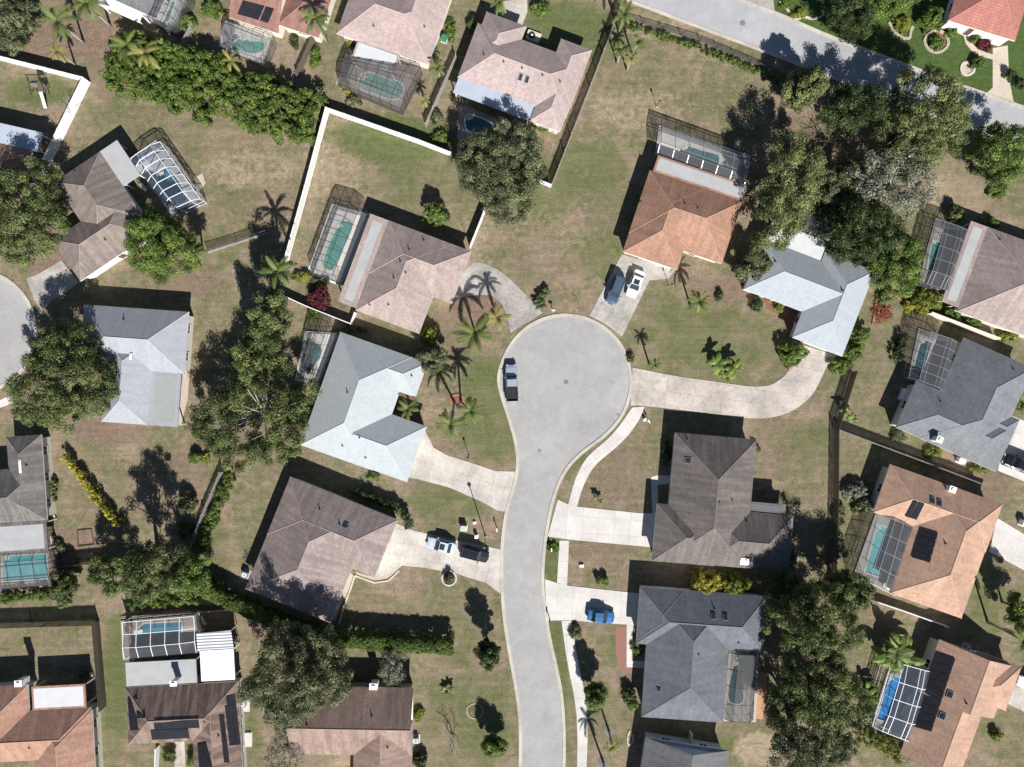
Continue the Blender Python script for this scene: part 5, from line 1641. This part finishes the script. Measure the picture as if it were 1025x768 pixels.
def planter():
    c = P(534, 38); a = -R(20); root = empty('garden_planter', (c.x, c.y, 0), 'pale square planter with a dark round bed in the courtyard of the large rose-pink house', 'planter')
    q = MB(); q.box((c.x, c.y, 0), 2.1, 1.4, .45, a, z0=.003); q.build('stone_block', M['stone'], root)
    q = MB(); q.lathe((c.x - .25, c.y + .1, .452), [(.5, 0), (.5, .1), (.36, .1), (.36, .03), (0, .03)], 16); q.build('bowl', M['darkmetal'], root)
    q = MB(); q.lathe((c.x - .25, c.y + .1, .49), [(.2, 0), (.16, .14), (0, .2)], 10); q.build('stone_ball', M['white'], root)
planter()

def garden_furniture(label, px, py, rot):
    c = P(px, py); root = empty('garden_bench', (c.x, c.y, 0), label, 'bench'); a = -R(rot); D = Vector((math.cos(a), math.sin(a))); N = Vector((-D.y, D.x))
    q = MB()
    for k in range(4):
        p = c.xy + N * (k * .12 - .2); q.box((p.x, p.y, 0), 1.4, .10, .035, a, z0=.43)
    q.build('seat', M['white'], root)
    q = MB()
    for k in range(3):
        p = c.xy + N * .25; q.box((p.x, p.y, 0), 1.4, .03, .10, a, z0=.55 + k * .14)
    q.build('backrest', M['white'], root)
    for s in (-.6, .6):
        for t in (-.18, .22):
            q = MB(); p = c.xy + D * s + N * t; q.box((p.x, p.y, 0), .06, .06, .43, a, z0=0); q.build('leg', M['white'], root)
def lounger(label, px, py, rot, mat='white'):
    c = P(px, py); root = empty('sun_lounger', (c.x, c.y, 0), label, 'sun lounger'); a = -R(rot); D = Vector((math.cos(a), math.sin(a))); N = Vector((-D.y, D.x))
    q = MB(); p = c.xy - D * .2; q.box((p.x, p.y, 0), 1.3, .62, .06, a, z0=.47); q.build('seat', M[mat], root)
    q = MB(); e = c.xy + D * .46; f = c.xy + D * .95
    q.add([(*(e + N * .31), .5), (*(e - N * .31), .5), (*(f - N * .31), .9), (*(f + N * .31), .9), (*(e + N * .31), .45), (*(e - N * .31), .45), (*(f - N * .31), .85), (*(f + N * .31), .85)],
          [(0, 1, 2, 3), (7, 6, 5, 4), (0, 4, 5, 1), (1, 5, 6, 2), (2, 6, 7, 3), (3, 7, 4, 0)]); q.build('backrest', M[mat], root)
    for s in (-.75, .35):
        for t_ in (-.26, .26):
            q = MB(); p = c.xy + D * s + N * t_; q.box((p.x, p.y, 0), .05, .05, .30, a, z0=.17); q.build('leg', M[mat], root)
lounger('pale lounger on the deck east of the vivid blue pool, upper one', 907.5, 699, -60)
lounger('pale lounger on the deck east of the vivid blue pool, lower one', 903.5, 709, -65)
def patio_table(label, px, py, mat):
    c = P(px, py); root = empty('patio_table', (c.x, c.y, 0), label, 'table')
    q = MB(); q.lathe((c.x, c.y, .88), [(.6, 0), (.6, .04), (0, .045)], 20); q.build('table_top', M[mat], root)
    q = MB(); q.tube([(c.x, c.y, .17), (c.x, c.y, .88)], .05, 8); q.lathe((c.x, c.y, .172), [(.35, 0), (.3, .03), (.05, .06)], 14); q.build('pedestal', M['darkmetal'], root)
patio_table('round brown patio table in the west corner of the white square-grid cage', 132, 627, 'terracotta')
patio_table('round white patio table south of the bright teal pool in the peach house angle', 884, 585, 'white')
garden_furniture('white slatted garden bench in the shade behind the ribbed patio cover', 205, 620, 60)
garden_furniture('white slatted garden bench by the arched cage and the roof corner', 145, 188, 48)
garden_furniture('white garden bench among the plants beside the grey-taupe house', 55, 541, 80)
# ================================================================ big trees
tree('oak_tree', 'large dark oak at the left edge above the small left-hand turning circle', 20, 216, 40, 52, 10, 'oak')
tree('oak_tree', 'round oak between the weathered grey-brown house and the small white gate', 157, 246, 34, 40, 8, 'fresh')
tree('oak_tree', 'wide oak spreading over the left-hand turning circle and silver house corner', 60, 379, 45, 58, 10, 'oak')
tree('oak_tree', 'open-crowned oak with bare limbs showing, west of the blue-white metal roof', 257, 415, 62, 56, 10, 'oak', hollow=.42, density=.8, limbs=34, bark='palebark', thick=1.2)
tree('slender_tree', 'tall narrow dark tree standing north of the open-crowned oak', 270, 322, 15, 34, 12.5, 'oak', cr=.8, density=1.3)
tree('slender_tree', 'smaller narrow tree leaning into the open-crowned oak from the north', 252, 356, 13, 28, 12, 'oak', cr=.8, density=1.2)
tree('oak_tree', 'dark-crowned tree overhanging the large rose-pink house and the white fence', 503, 168, 50, 45, 9, 'olive', density=1.15)
tree('oak_tree', 'tall feathery tree between the orange-brown and blue-white houses', 789, 190, 33, 56, 11, 'pale', limbs=24, bark='palebark', spiky=1, rot=15)
tree('small_tree', 'smaller rounded tree at the foot of the tall feathery one', 756, 267, 19, 15, 5, 'olive', cr=.7, size=.13)
tree('small_tree', 'compact bright tree by the upper street casting a shadow on the road', 806, 87, 21, 18, 8, 'pale', cr=.7, size=.14, density=1.2)
tree('oak_tree', 'dark green tree just south of the shaded stretch of upper street', 856, 108, 30, 24, 9, 'dark', density=1.1)
tree('oak_tree', 'largest oak beside the upper street, right of the road shadow', 925, 120, 45, 50, 11, 'pale', limbs=24, bark='palebark')
tree('oak_tree', 'bright green tree at the right end of the street-side grove', 1000, 156, 30, 33, 9, 'fresh')
tree('bare_tree', 'grey leafless-looking tree in the middle of the right-hand grove', 893, 182, 42, 38, 9, 'grey', limbs=50, bark='palebark', density=1.1, n_per=110, size=.13)
tree('oak_tree', 'dark dense tree over the north corner of the blue-white house', 862, 232, 38, 36, 9, 'dark')
tree('small_tree', 'vivid green tree between the blue-white house and the teal rectangular pool', 897, 264, 28, 30, 7, 'fresh', cr=.85)
tree('small_tree', 'low shadowy tree under the grey leafless one', 836, 186, 22, 26, 6, 'olive', cr=.8)
tree('oak_tree', 'northern crown of the big grove right of the charcoal house', 818, 622, 44, 44, 12, 'oak', density=1.1)
tree('oak_tree', 'middle crown of the big grove right of the charcoal house', 822, 690, 46, 42, 12, 'oak', density=1.05)
tree('oak_tree', 'pale southern crown of the grove, nearest the bottom edge', 810, 742, 46, 36, 11, 'olive', limbs=24, bark='palebark')
tree('small_tree', 'dark tree at the northeast tip of the charcoal house grove', 850, 592, 22, 24, 8, 'oak', cr=.85)
tree('small_tree', 'dark tree between the grey-brown and charcoal houses', 788, 592, 20, 16, 8, 'dark', cr=.8)
tree('oak_tree', 'broad oak over the fawn gabled house at the bottom', 296, 676, 55, 47, 13.5, 'olive', density=1.1, limbs=24)
tree('bare_tree', 'small grey dead tree by the fawn house chimney', 392, 668, 15, 16, 4.5, 'grey', cr=.55, n_per=50, size=.09, limbs=40, bark='palebark', cat='tree')
tree('bare_tree', 'grey wispy tree at the bottom edge left of the fawn house', 284, 752, 22, 22, 5.5, 'grey', cr=.6, n_per=45, size=.09, limbs=40, bark='palebark', density=.8)
tree('oak_tree', 'tall tree west of the vine fence whose shadow reaches the silver house', 150, 572, 34, 26, 13, 'oak', density=.95, limbs=20, trunk=(158,545))
tree('small_tree', 'green tree by the dark wooden fence, left of the white-grid cage', 112, 574, 20, 22, 6.5, 'oak', cr=.8)
tree('small_tree', 'leafy green tree at the west end of the long clipped hedge', 188, 576, 24, 20, 6, 'fresh', cr=.8)
tree('small_tree', 'dim bushy tree beside the pool cage at the left edge', 63, 588, 13, 18, 4, 'oak', cr=.6, size=.12)
tree('small_tree', 'dark tree outside the fence at the top left corner', 12, 22, 24, 26, 6, 'olive', cr=.8)
tree('small_tree', 'round shrub-like tree north of the curved garden path, top right', 893, -2, 30, 16, 6, 'fresh', cr=.8)
tree('oak_tree', 'dark tree on the bright lawn at the top edge, over the road shadow', 851, 14, 24, 28, 8, 'dark', cr=.9)
tree('small_tree', 'leaning tree at the right edge beside the peach gabled house', 1024, 612, 14, 20, 7, 'fresh', cr=.7)
tree('slender_tree', 'slim dark tree with a long shadow on the lawn beside the street', 489, 655, 11, 14, 6.5, 'dark', cr=.55, size=.11, density=1.3)
tree('small_tree', 'round green tree with a dark shadow on the bottom lawn', 494, 747, 12, 11, 4.2, 'fresh', cr=.55, size=.11, density=1.5)
tree('conifer_tree', 'spiky young conifer beside the pavement below the blue car', 596, 697, 11, 12, 5.5, 'fresh', cr=.5, size=.10, density=1.5)
tree('small_tree', 'upright bush tree at the north corner of the pale blue-white house', 432, 360, 13, 15, 4.5, 'olive', cr=.6, size=.11)

# ================================================================ palms
palm('tall palm whose frond shadow crosses the long white fence', 278, 272, 8.5, 17, 'palm', 20, base=(281, 270))
palm('yellowish palm against the leafy hedge below the small kidney pool', 232, 61, 3.5, 10, 'ypalm', 16)
palm('large palm between the brick-red roof and the rose-pink house', 315, 20, 6.5, 17, 'palm', 18)
palm('palm at the top left beyond the fence, nearest the edge', 86, 4, 6, 18, 'palm', 18)
palm('green palm outside the white fence in the top left corner', 58, 22, 6, 19, 'palm', 18)
palm('small yellow-green palm just north of the top left white fence', 58, 52, 4, 11, 'ypalm', 15)
palm('palm rising from the west end of the long leafy hedge', 128, 46, 4.5, 17, 'palm', 18)
palm('paler palm in the west end of the hedge near the top', 146, 54, 4.5, 16, 'ypalm', 18)
palm('propped young palm with white braces by the upper street, northern one', 638, 42, 4.2, 8, 'palm', 14, name='young_palm')
palm('propped young palm with white braces by the wooden fence', 622, 50, 4.2, 9, 'palm', 14, name='young_palm')
palm('propped young palm with white braces, southern one of its trio', 632, 58, 4.0, 9, 'ypalm', 14, name='young_palm')
palm('broad palm on the brown bed above the turning circle driveway', 475, 334, 5.0, 20, 'palm', 24)
palm('bright small palm next to the broad one above the driveway', 498, 318, 4.6, 13, 'ypalm', 18)
palm('left palm of the pair on the lawn beside the cul-de-sac', 451, 424, 6.2, 15, 'palm', 22, base=(455, 402))
palm('right palm of the pair on the lawn beside the cul-de-sac', 471, 411, 6.0, 14, 'palm', 22, base=(461, 402))
palm('feathery palm on the lawn in front of the orange-brown house', 699, 302, 4.6, 12, 'palm', 22)
palm('small palm near the turning circle with a star-shaped shadow', 655, 365, 3.6, 7, 'palm', 13)
palm('tall thin palm with a mulch ring by the grey gabled house', 613, 747, 4.4, 8, 'ypalm', 14, base=(609.5, 731.5), ring=True)
palm('second thin palm with a mulch ring, at the bottom edge', 606, 781, 5.2, 12, 'palm', 14, base=(604, 763), ring=True)
palm('palm at the right edge with shadow on the straw lawn', 1023, 640, 7, 16, 'palm', 16)
palm('dense low palm shading the courtyard notch of the pale blue-white house', 408.5, 409, 3.2, 12, 'palm', 18)
palm('small palm at the footing of the chain-link fence', 197, 254, 5.0, 9, 'palm', 14, base=(203, 251))
palm('low palm by the fence between the two rose-pink houses', 438, 68, 3.2, 9, 'palm', 15)
palm('small yellow palm below the pale green pool cage', 425, 101, 2.6, 7, 'ypalm', 13)
palm('dark palm at the top edge behind the tall palm by the brick-red roof', 500, 2, 4, 12, 'palm', 14)
palm('palm overhanging the top end of the grey wooden fence', 625, 14, 5.2, 14, 'palm', 16)
palm('palm south of the peach L-shaped house casting a spiky shadow', 897, 652, 6, 14, 'palm', 16, base=(905, 646))

# ================================================================ plants with broad leaves
banana('banana clump in front of the orange-brown house, by the long driveway', 728, 363, 3.2, 15, 18)
banana('yellowish banana clump just south of its neighbour by the long driveway', 729, 376, 2.2, 11, 12, 'ygreen')
banana('banana clump with bright leaves above the vivid blue pool', 903, 657, 4, 24, 34)
banana('leafy clump left of the vivid blue pool', 868, 694, 2.6, 14, 18)
banana('leafy clump against the wooden fence corner right of the long driveway', 846, 415, 2.4, 9, 12)
banana('spiky agave casting a pointed shadow on the mulched lawn', 598, 500, 1.5, 6, 12, 'palm', name='agave')
banana('spiky clump at the tip of the lawn above the turning circle', 541, 300, 1.8, 9, 14, 'dark', name='agave')
banana('leafy dark clump on the grass below the spiky one above the turning circle', 545, 290, 1.2, 7, 12, 'dark')
banana('bromeliad-like tuft on the lawn east of the fawn house', 447, 687, .9, 8, 12, 'olive', name='tuft_plant')

# ================================================================ shrubs
SHR = [
 ('round bright green shrub alone on the fenced lawn behind the pink-grey house', 434.5, 213, 14, 12, 4.4, 'fresh'),
 ('burgundy shrub between the teal pool and the low white fence', 319, 298, 13, 14, 2.6, 'red', None, 'shrub', 40, .10),
 ('green tuft on the fence line beside the burgundy shrub', 314, 314, 6, 5, 1.2, 'fresh'),
 ('bushy shrub against the south wall of the pink-grey house', 429, 337, 9, 12, 2.6, 'ygreen'),
 ('golden-green shrub at the bed north of the pale blue-white house', 437, 369, 9, 7, 1.6, 'ygreen'),
 ('bright shrub at the bend of the long driveway with red flowers beside it', 795, 353, 16, 13, 3.0, 'fresh'),
 ('small scarlet flowering shrub touching the bend of the long driveway', 789, 367, 6, 4, .8, 'scarlet', None, 'shrub', 20, .08),
 ('small dark round shrub at the west corner of the blue-white house', 757, 305, 7, 7, 1.5, 'dark'),
 ('ochre shrub in the front corner of the blue-white house', 780, 306, 4, 6, 1.4, 'ygreen'),
 ('red shrub along the wall of the blue-white house entrance', 769, 300, 8, 3, .8, 'scarlet', None, 'shrub', 20, .08),
 ('tall shrub along the east wall of the blue-white house, upper one', 861, 336, 11, 12, 2.6, 'fresh'),
 ('middle shrub of the row east of the blue-white house', 855, 352, 12, 11, 2.4, 'fresh'),
 ('lowest shrub of the row east of the blue-white house', 841, 366, 14, 8, 1.8, 'fresh'),
 ('mass of scarlet flowers inside the curved flower bed on the right', 882, 314, 13, 11, .6, 'scarlet', None, 'shrub', 14, .09),
 ('dark green shrub at the top of the curved flower bed', 884, 299, 7, 6, 1.1, 'oak'),
 ('bushy shrub under the vivid green tree by the mauve-grey house', 928, 301, 17, 14, 2.0, 'ygreen'),
 ('yellow-leaved plant at the east end of the curved flower bed', 909, 307, 6, 6, 1.1, 'yellow'),
 ('clipped bush at the southwest wall of the mauve-grey house', 953, 313, 10, 7, 1.3, 'fresh'),
 ('second clipped bush along the wall of the mauve-grey house', 974, 323, 10, 7, 1.2, 'fresh'),
 ('leafy planting at the right end of the mauve-grey house wall', 1009, 337, 11, 5, 1.0, 'ygreen'),
 ('bushy shrub north of the cage beside the mauve-grey house', 957, 214, 10, 10, 2.2, 'oak'),
 ('shrub against the shaded north wall of the mauve-grey house', 992, 224, 9, 6, 1.4, 'fresh'),
 ('pale low shrub at the corner of the slate-grey house', 899, 437, 7, 6, .9, 'olive'),
 ('orange-brown flowering shrub along the south wall of the slate-grey house', 934, 452, 9, 6, .9, 'ygreen'),
 ('yellow-green strip of plants near the tip of the slate-grey house', 983, 469, 13, 4, .8, 'ygreen'),
 ('green bush at the entrance notch of the slate-grey house', 1016, 405, 11, 9, 1.8, 'fresh'),
 ('silvery sparse shrub in the yard west of the peach L-shaped house', 858, 492, 16, 10, 1.8, 'grey'),
 ('light green sparse shrub next to the silvery one', 864, 505, 9, 12, 2.2, 'olive'),
 ('thin pale weeds along the dark wooden fence', 840, 515, 8, 12, .7, 'olive'),
 ('leggy weeds lower down the dark wooden fence', 840, 545, 6, 16, .7, 'olive'),
 ('yellow-green bushes overgrowing the north eave of the charcoal house, western mass', 707, 584, 19, 15, 3.8, 'yellow'),
 ('yellow-green bushes overgrowing the north eave of the charcoal house, eastern mass', 735, 586, 18, 14, 3.8, 'ygreen'),
 ('dark shrubs in the bed by the charcoal house entrance', 638.5, 648, 6, 10, 1.3, 'oak'),
 ('small green bush by the west wall of the charcoal house', 633, 706, 7, 5, 1.3, 'fresh'),
 ('ghostly dark bush next to the green one at the charcoal house', 629, 694, 6, 8, 1.6, 'dark'),
 ('small shrub with a dark shadow below the white driveway', 603, 582, 7, 5, 1.6, 'fresh'),
 ('dry brown bush at the corner of the pavement and the blue car driveway', 576, 633, 6, 7, 1.0, 'olive'),
 ('little round bush inside the edging ring below the shared driveway', 449, 578, 5, 5, 1.3, 'dark'),
 ('low green bed in the verge by the mailbox', 553, 548, 6, 6, .5, 'fresh'),
 ('yellow weed patch by the east wall of the fawn house', 418, 715, 6, 8, .7, 'ygreen'),
 ('green bush below the air conditioner at the fawn house', 420, 762, 7, 10, 1.6, 'dark'),
 ('lone small shrub south of the open-crowned oak', 196, 458, 8, 7, 1.4, 'fresh'),
 ('pale tuft beside the gap in the vine fence', 207, 458, 5, 6, .7, 'ygreen'),
 ('twiggy dark bush casting shade left of the vine fence', 186, 505, 9, 12, 2.6, 'olive'),
 ('low shrub at the foot of the vine fence on the bare soil', 184, 530, 8, 9, 1.4, 'oak'),
 ('shrub at the bottom left house corner inside the fence', 83, 675, 6, 5, 1.4, 'oak'),
 ('shrub near the small palm on the chain-link footing', 193, 263, 8, 7, 1.2, 'ygreen'),
 ('shrub at the fence end by the tall palm', 303, 277, 13, 5, 1.0, 'ygreen'),
 ('leafy edge plant beside the teal pool cage corner', 320, 283, 10, 6, 1.1, 'olive'),
 ('green shrub below the pale green pool cage on the left', 345, 88, 6, 6, 1.1, 'yellow'),
 ('shrub between the pale green pool cage and the fence', 354, 101, 7, 6, 1.0, 'olive'),
 ('shaded shrub along the fence west of the dark-crowned tree', 441, 137, 10, 6, 1.2, 'fresh'),
 ('dry bush by the paving south of the large rose-pink house', 437, 118, 6, 8, 1.2, 'olive'),
 ('shrub beside the corner of the rose-pink house at the top', 351, 41, 6, 5, 1.0, 'ygreen'),
 ('small bushes along the east wall of the rose-pink house at the top', 451, 30, 5, 14, 1.0, 'fresh'),
 ('dark bush between the two rose-pink houses near the top edge', 474, 25, 8, 8, 1.6, 'oak'),
 ('bush in the lawn north of the large rose-pink house', 541, 8, 10, 7, 1.5, 'fresh'),
 ('bush beside the south wall of the large rose-pink house', 534, 142, 6, 6, 1.2, 'ygreen'),
 ('hedge-like shrub under the sunny wall of the large rose-pink house', 548, 128, 14, 4, .9, 'fresh'),
 ('shrub row by the small kidney pool garden fence', 316, 58, 5, 12, 1.4, 'fresh'),
 ('bushy corner shrub left of the brick-red roof', 212, 10, 12, 9, 2.2, 'fresh'),
 ('small bush beside the kidney pool garden lawn', 294, 42, 4, 7, 1.4, 'dark'),
 ('leafy shrub next to the dark pool at the top edge', 187, 22, 8, 9, 2.0, 'fresh'),
 ('shrub in the oval stone ring on the bright lawn', 938, 42, 8, 8, 1.2, 'hedge'),
 ('lush tropical planting left of the red-tiled house', 934, 18, 12, 14, 3.0, 'fresh'),
 ('green planting inside the curved bed near the upper street', 904, 24, 9, 8, 1.2, 'ygreen'),
 ('second planting behind the curved bed near the top edge', 890, 12, 9, 7, 1.5, 'hedge'),
 ('bush by the front corner of the red-tiled house', 953, 32, 6, 5, 1.2, 'fresh'),
 ('dark red shrubs along the front of the red-tiled house', 985, 45, 9, 6, 1.2, 'red'),
 ('green shrub next to the dark red ones at the red-tiled house', 977, 38, 6, 5, 1.2, 'hedge'),
 ('dark clipped ball right of the sand-coloured driveway', 1012, 75, 5, 6, 1.7, 'dark'),
 ('second dark clipped ball at the right edge by the sand driveway', 1022, 84, 5, 6, 1.7, 'dark'),
 ('olive bush on the bright lawn left of the sand driveway', 979, 63, 8, 7, 1.4, 'hedge'),
 ('green bed planting behind the wavy edging at the top', 800, 13, 8, 5, .8, 'ygreen'),
 ('second bed planting left of the wavy edging at the top', 787, 3, 7, 5, .9, 'hedge'),
 ('shrub on the straw lawn below the bright street-side tree', 998, 193, 10, 6, .9, 'fresh'),
 ('shrub at the north side of the peach gabled house entrance', 970, 727, 5, 9, 1.2, 'ygreen'),
 ('small round yellowish shrub on the lawn right of the peach gabled house', 998, 737, 6, 6, 1.3, 'ygreen'),
 ('left courtyard bush of the solar house', 169, 757, 7, 8, 1.4, 'oak'),
 ('right courtyard bush of the solar house', 193, 760, 6, 8, 1.4, 'fresh'),
 ('plants along the east wall of the grey-taupe house', 53, 490, 4, 14, 1.1, 'oak'),
 ('bush at the southeast corner of the grey-taupe house', 58, 550, 7, 8, 1.2, 'olive'),
 ('plants under the south wall of the pale blue-white house', 374, 477, 6, 4, .8, 'fresh'),
 ('bush on the corner wall by the pink-grey house lane', 353, 330, 12, 4, .9, 'oak'),
 ('shrub against the dark wall right of the grey-brown house', 792, 560, 6, 9, 1.4, 'olive'),
 ('planting left of the lamp post bed at the orange-brown house', 720, 296, 4, 5, .9, 'dark'),
 ('small dark bush at the east edge of the turning circle', 631, 358, 3.5, 5, .9, 'oak'),
 ('low green plants along the grey-brown house shaded north wall', 667, 452, 4, 14, 1.0, 'dark'),
 ('lone round bush casting shade east of the grey-brown house', 757, 449, 3, 4, 1.2, 'oak'),
]
SHR += [
 ('brownish bush breaking up the middle of the tall leafy hedge', 244, 101, 11, 10, 4.2, 'olive'),
 ('paler bush poking out of the top of the tall leafy hedge near its west end', 172, 70, 13, 10, 4.3, 'fresh'),
 ('dark bush in the tall leafy hedge below the yellowish palm', 222, 82, 12, 10, 4.3, 'oak'),
 ('dark bush near the east end of the tall leafy hedge', 300, 106, 12, 9, 4.1, 'oak'),
 ('yellow-green fringe shrub on the lawn side of the tall leafy hedge', 150, 88, 13, 7, 2.2, 'ygreen'),
 ('small fringe shrub at the southeast foot of the tall leafy hedge', 300, 137, 12, 6, 2.0, 'fresh'),
]
for s in SHR:
    shrub('shrub', *s)
bare('bare_sapling', 'leafless sapling with a branching shadow on the bottom lawn', 453, 745, 9, 3.2)
bare('bare_sapling', 'twiggy reddish shrub by the white fence, top left lawn', 69, 108, 12, 2.0, cat='shrub')
bare('bare_sapling', 'leafless twiggy shrub in the dirt of the right-hand grove', 836, 140, 26, 4.0, None, 'bark')

# ================================================================ hedges
hedge('tall leafy hedge mass along the back of the brown lawn, western half', [(113,52),(135,66),(165,74),(198,83),(226,92)], 7.0, 3.6, 'hedge', cr=.62, n_per=100, size=.15, rough=.26, density=1.7)
hedge('tall leafy hedge mass along the back of the brown lawn, eastern half', [(228,92),(255,101),(285,110),(318,118)], 6.4, 3.4, 'hedge', cr=.60, n_per=100, size=.15, rough=.26, density=1.7)
hedge('lighter upper bank of shrubs behind the leafy hedge', [(150,50),(180,58),(212,72)], 4.0, 3.6, 'fresh', cr=.6, n_per=100, size=.15, rough=.25)
hedge('long clipped green hedge from the tree to the middle of the lawn', [(200,588),(235,605),(270,620),(305,634),(340,641),(395,645.5),(453,648)], 1.9, 2.6, 'hedge', density=3.0, rough=.07, cr=.28, n_per=70, size=.08)
hedge('straight row of yellow croton bushes', [(63,456),(72,465),(84,482),(96,498),(108,513),(119,525)], 1.0, 1.5, 'yellow', rough=.3)
hedge('vine-covered strip on the inner side of the grey vine fence', [(230,475),(213,515),(199,553)], 1.4, 1.4, 'hedge', rough=.3)
hedge('curved clipped hedge around the garage corner of the tree-shadowed house', [(352,490),(372,498),(394,507),(405,515),(409,528)], 1.1, 1.4, 'dark')
hedge('low green hedge along the verge fence of the upper street', [(626,24),(700,47),(780,80)], .8, .8, 'hedge', rough=.3)
hedge('low clipped hedge below the pool cage at the left edge', [(-8,599),(18,598),(48,595)], 1.3, 1.3, 'hedge', rough=.25)
hedge('croton hedge curving south of the vivid blue pool', [(858,738),(875,743),(895,749),(915,757)], 2.4, 2.0, 'ygreen', rough=.35, cr=.42)
hedge('bushy strip between the dark wooden fence and the white-grid cage', [(130,603),(165,600),(198,598)], 1.8, 1.8, 'fresh', rough=.35)
hedge('dense strip of bushes under the slate-grey house cage', [(905,335),(898,360)], 1.2, 1.3, 'dark', rough=.3)
# ================================================================ groups for everything that repeats
GROUPS = {'house': 'houses around the cul-de-sac', 'swimming_pool': 'back-garden swimming pools', 'screen_enclosure': 'screened pool cages',
 'fence': 'garden fences', 'garden_wall': 'garden walls', 'garden_edging': 'bed and path edgings', 'oak_tree': 'large broadleaf trees', 'small_tree': 'smaller garden trees',
 'slender_tree': 'slender dark trees', 'bare_tree': 'grey dead-looking trees', 'palm_tree': 'garden palms', 'young_palm': 'propped young palms', 'banana_plant': 'broad-leaved clumps',
 'agave': 'spiky agave clumps', 'shrub': 'garden shrubs', 'bare_sapling': 'leafless saplings', 'hedge': 'hedges', 'car': 'parked cars', 'suv': 'parked cars', 'pickup_truck': 'parked cars',
 'lamp_post': 'garden lamp posts', 'mailbox': 'mailboxes', 'utility_box': 'utility boxes', 'manhole_cover': 'manhole covers', 'air_conditioner': 'air conditioners beside houses',
 'storage_box': 'storage boxes', 'garden_bench': 'white garden benches', 'sun_lounger': 'loungers by the blue pool', 'patio_table': 'round patio tables'}
for o in list(COL.objects):
    if o.parent is None and o.get('label'):
        g = GROUPS.get(o.name.split('.')[0])
        if g and not o.get('group'): o['group'] = g
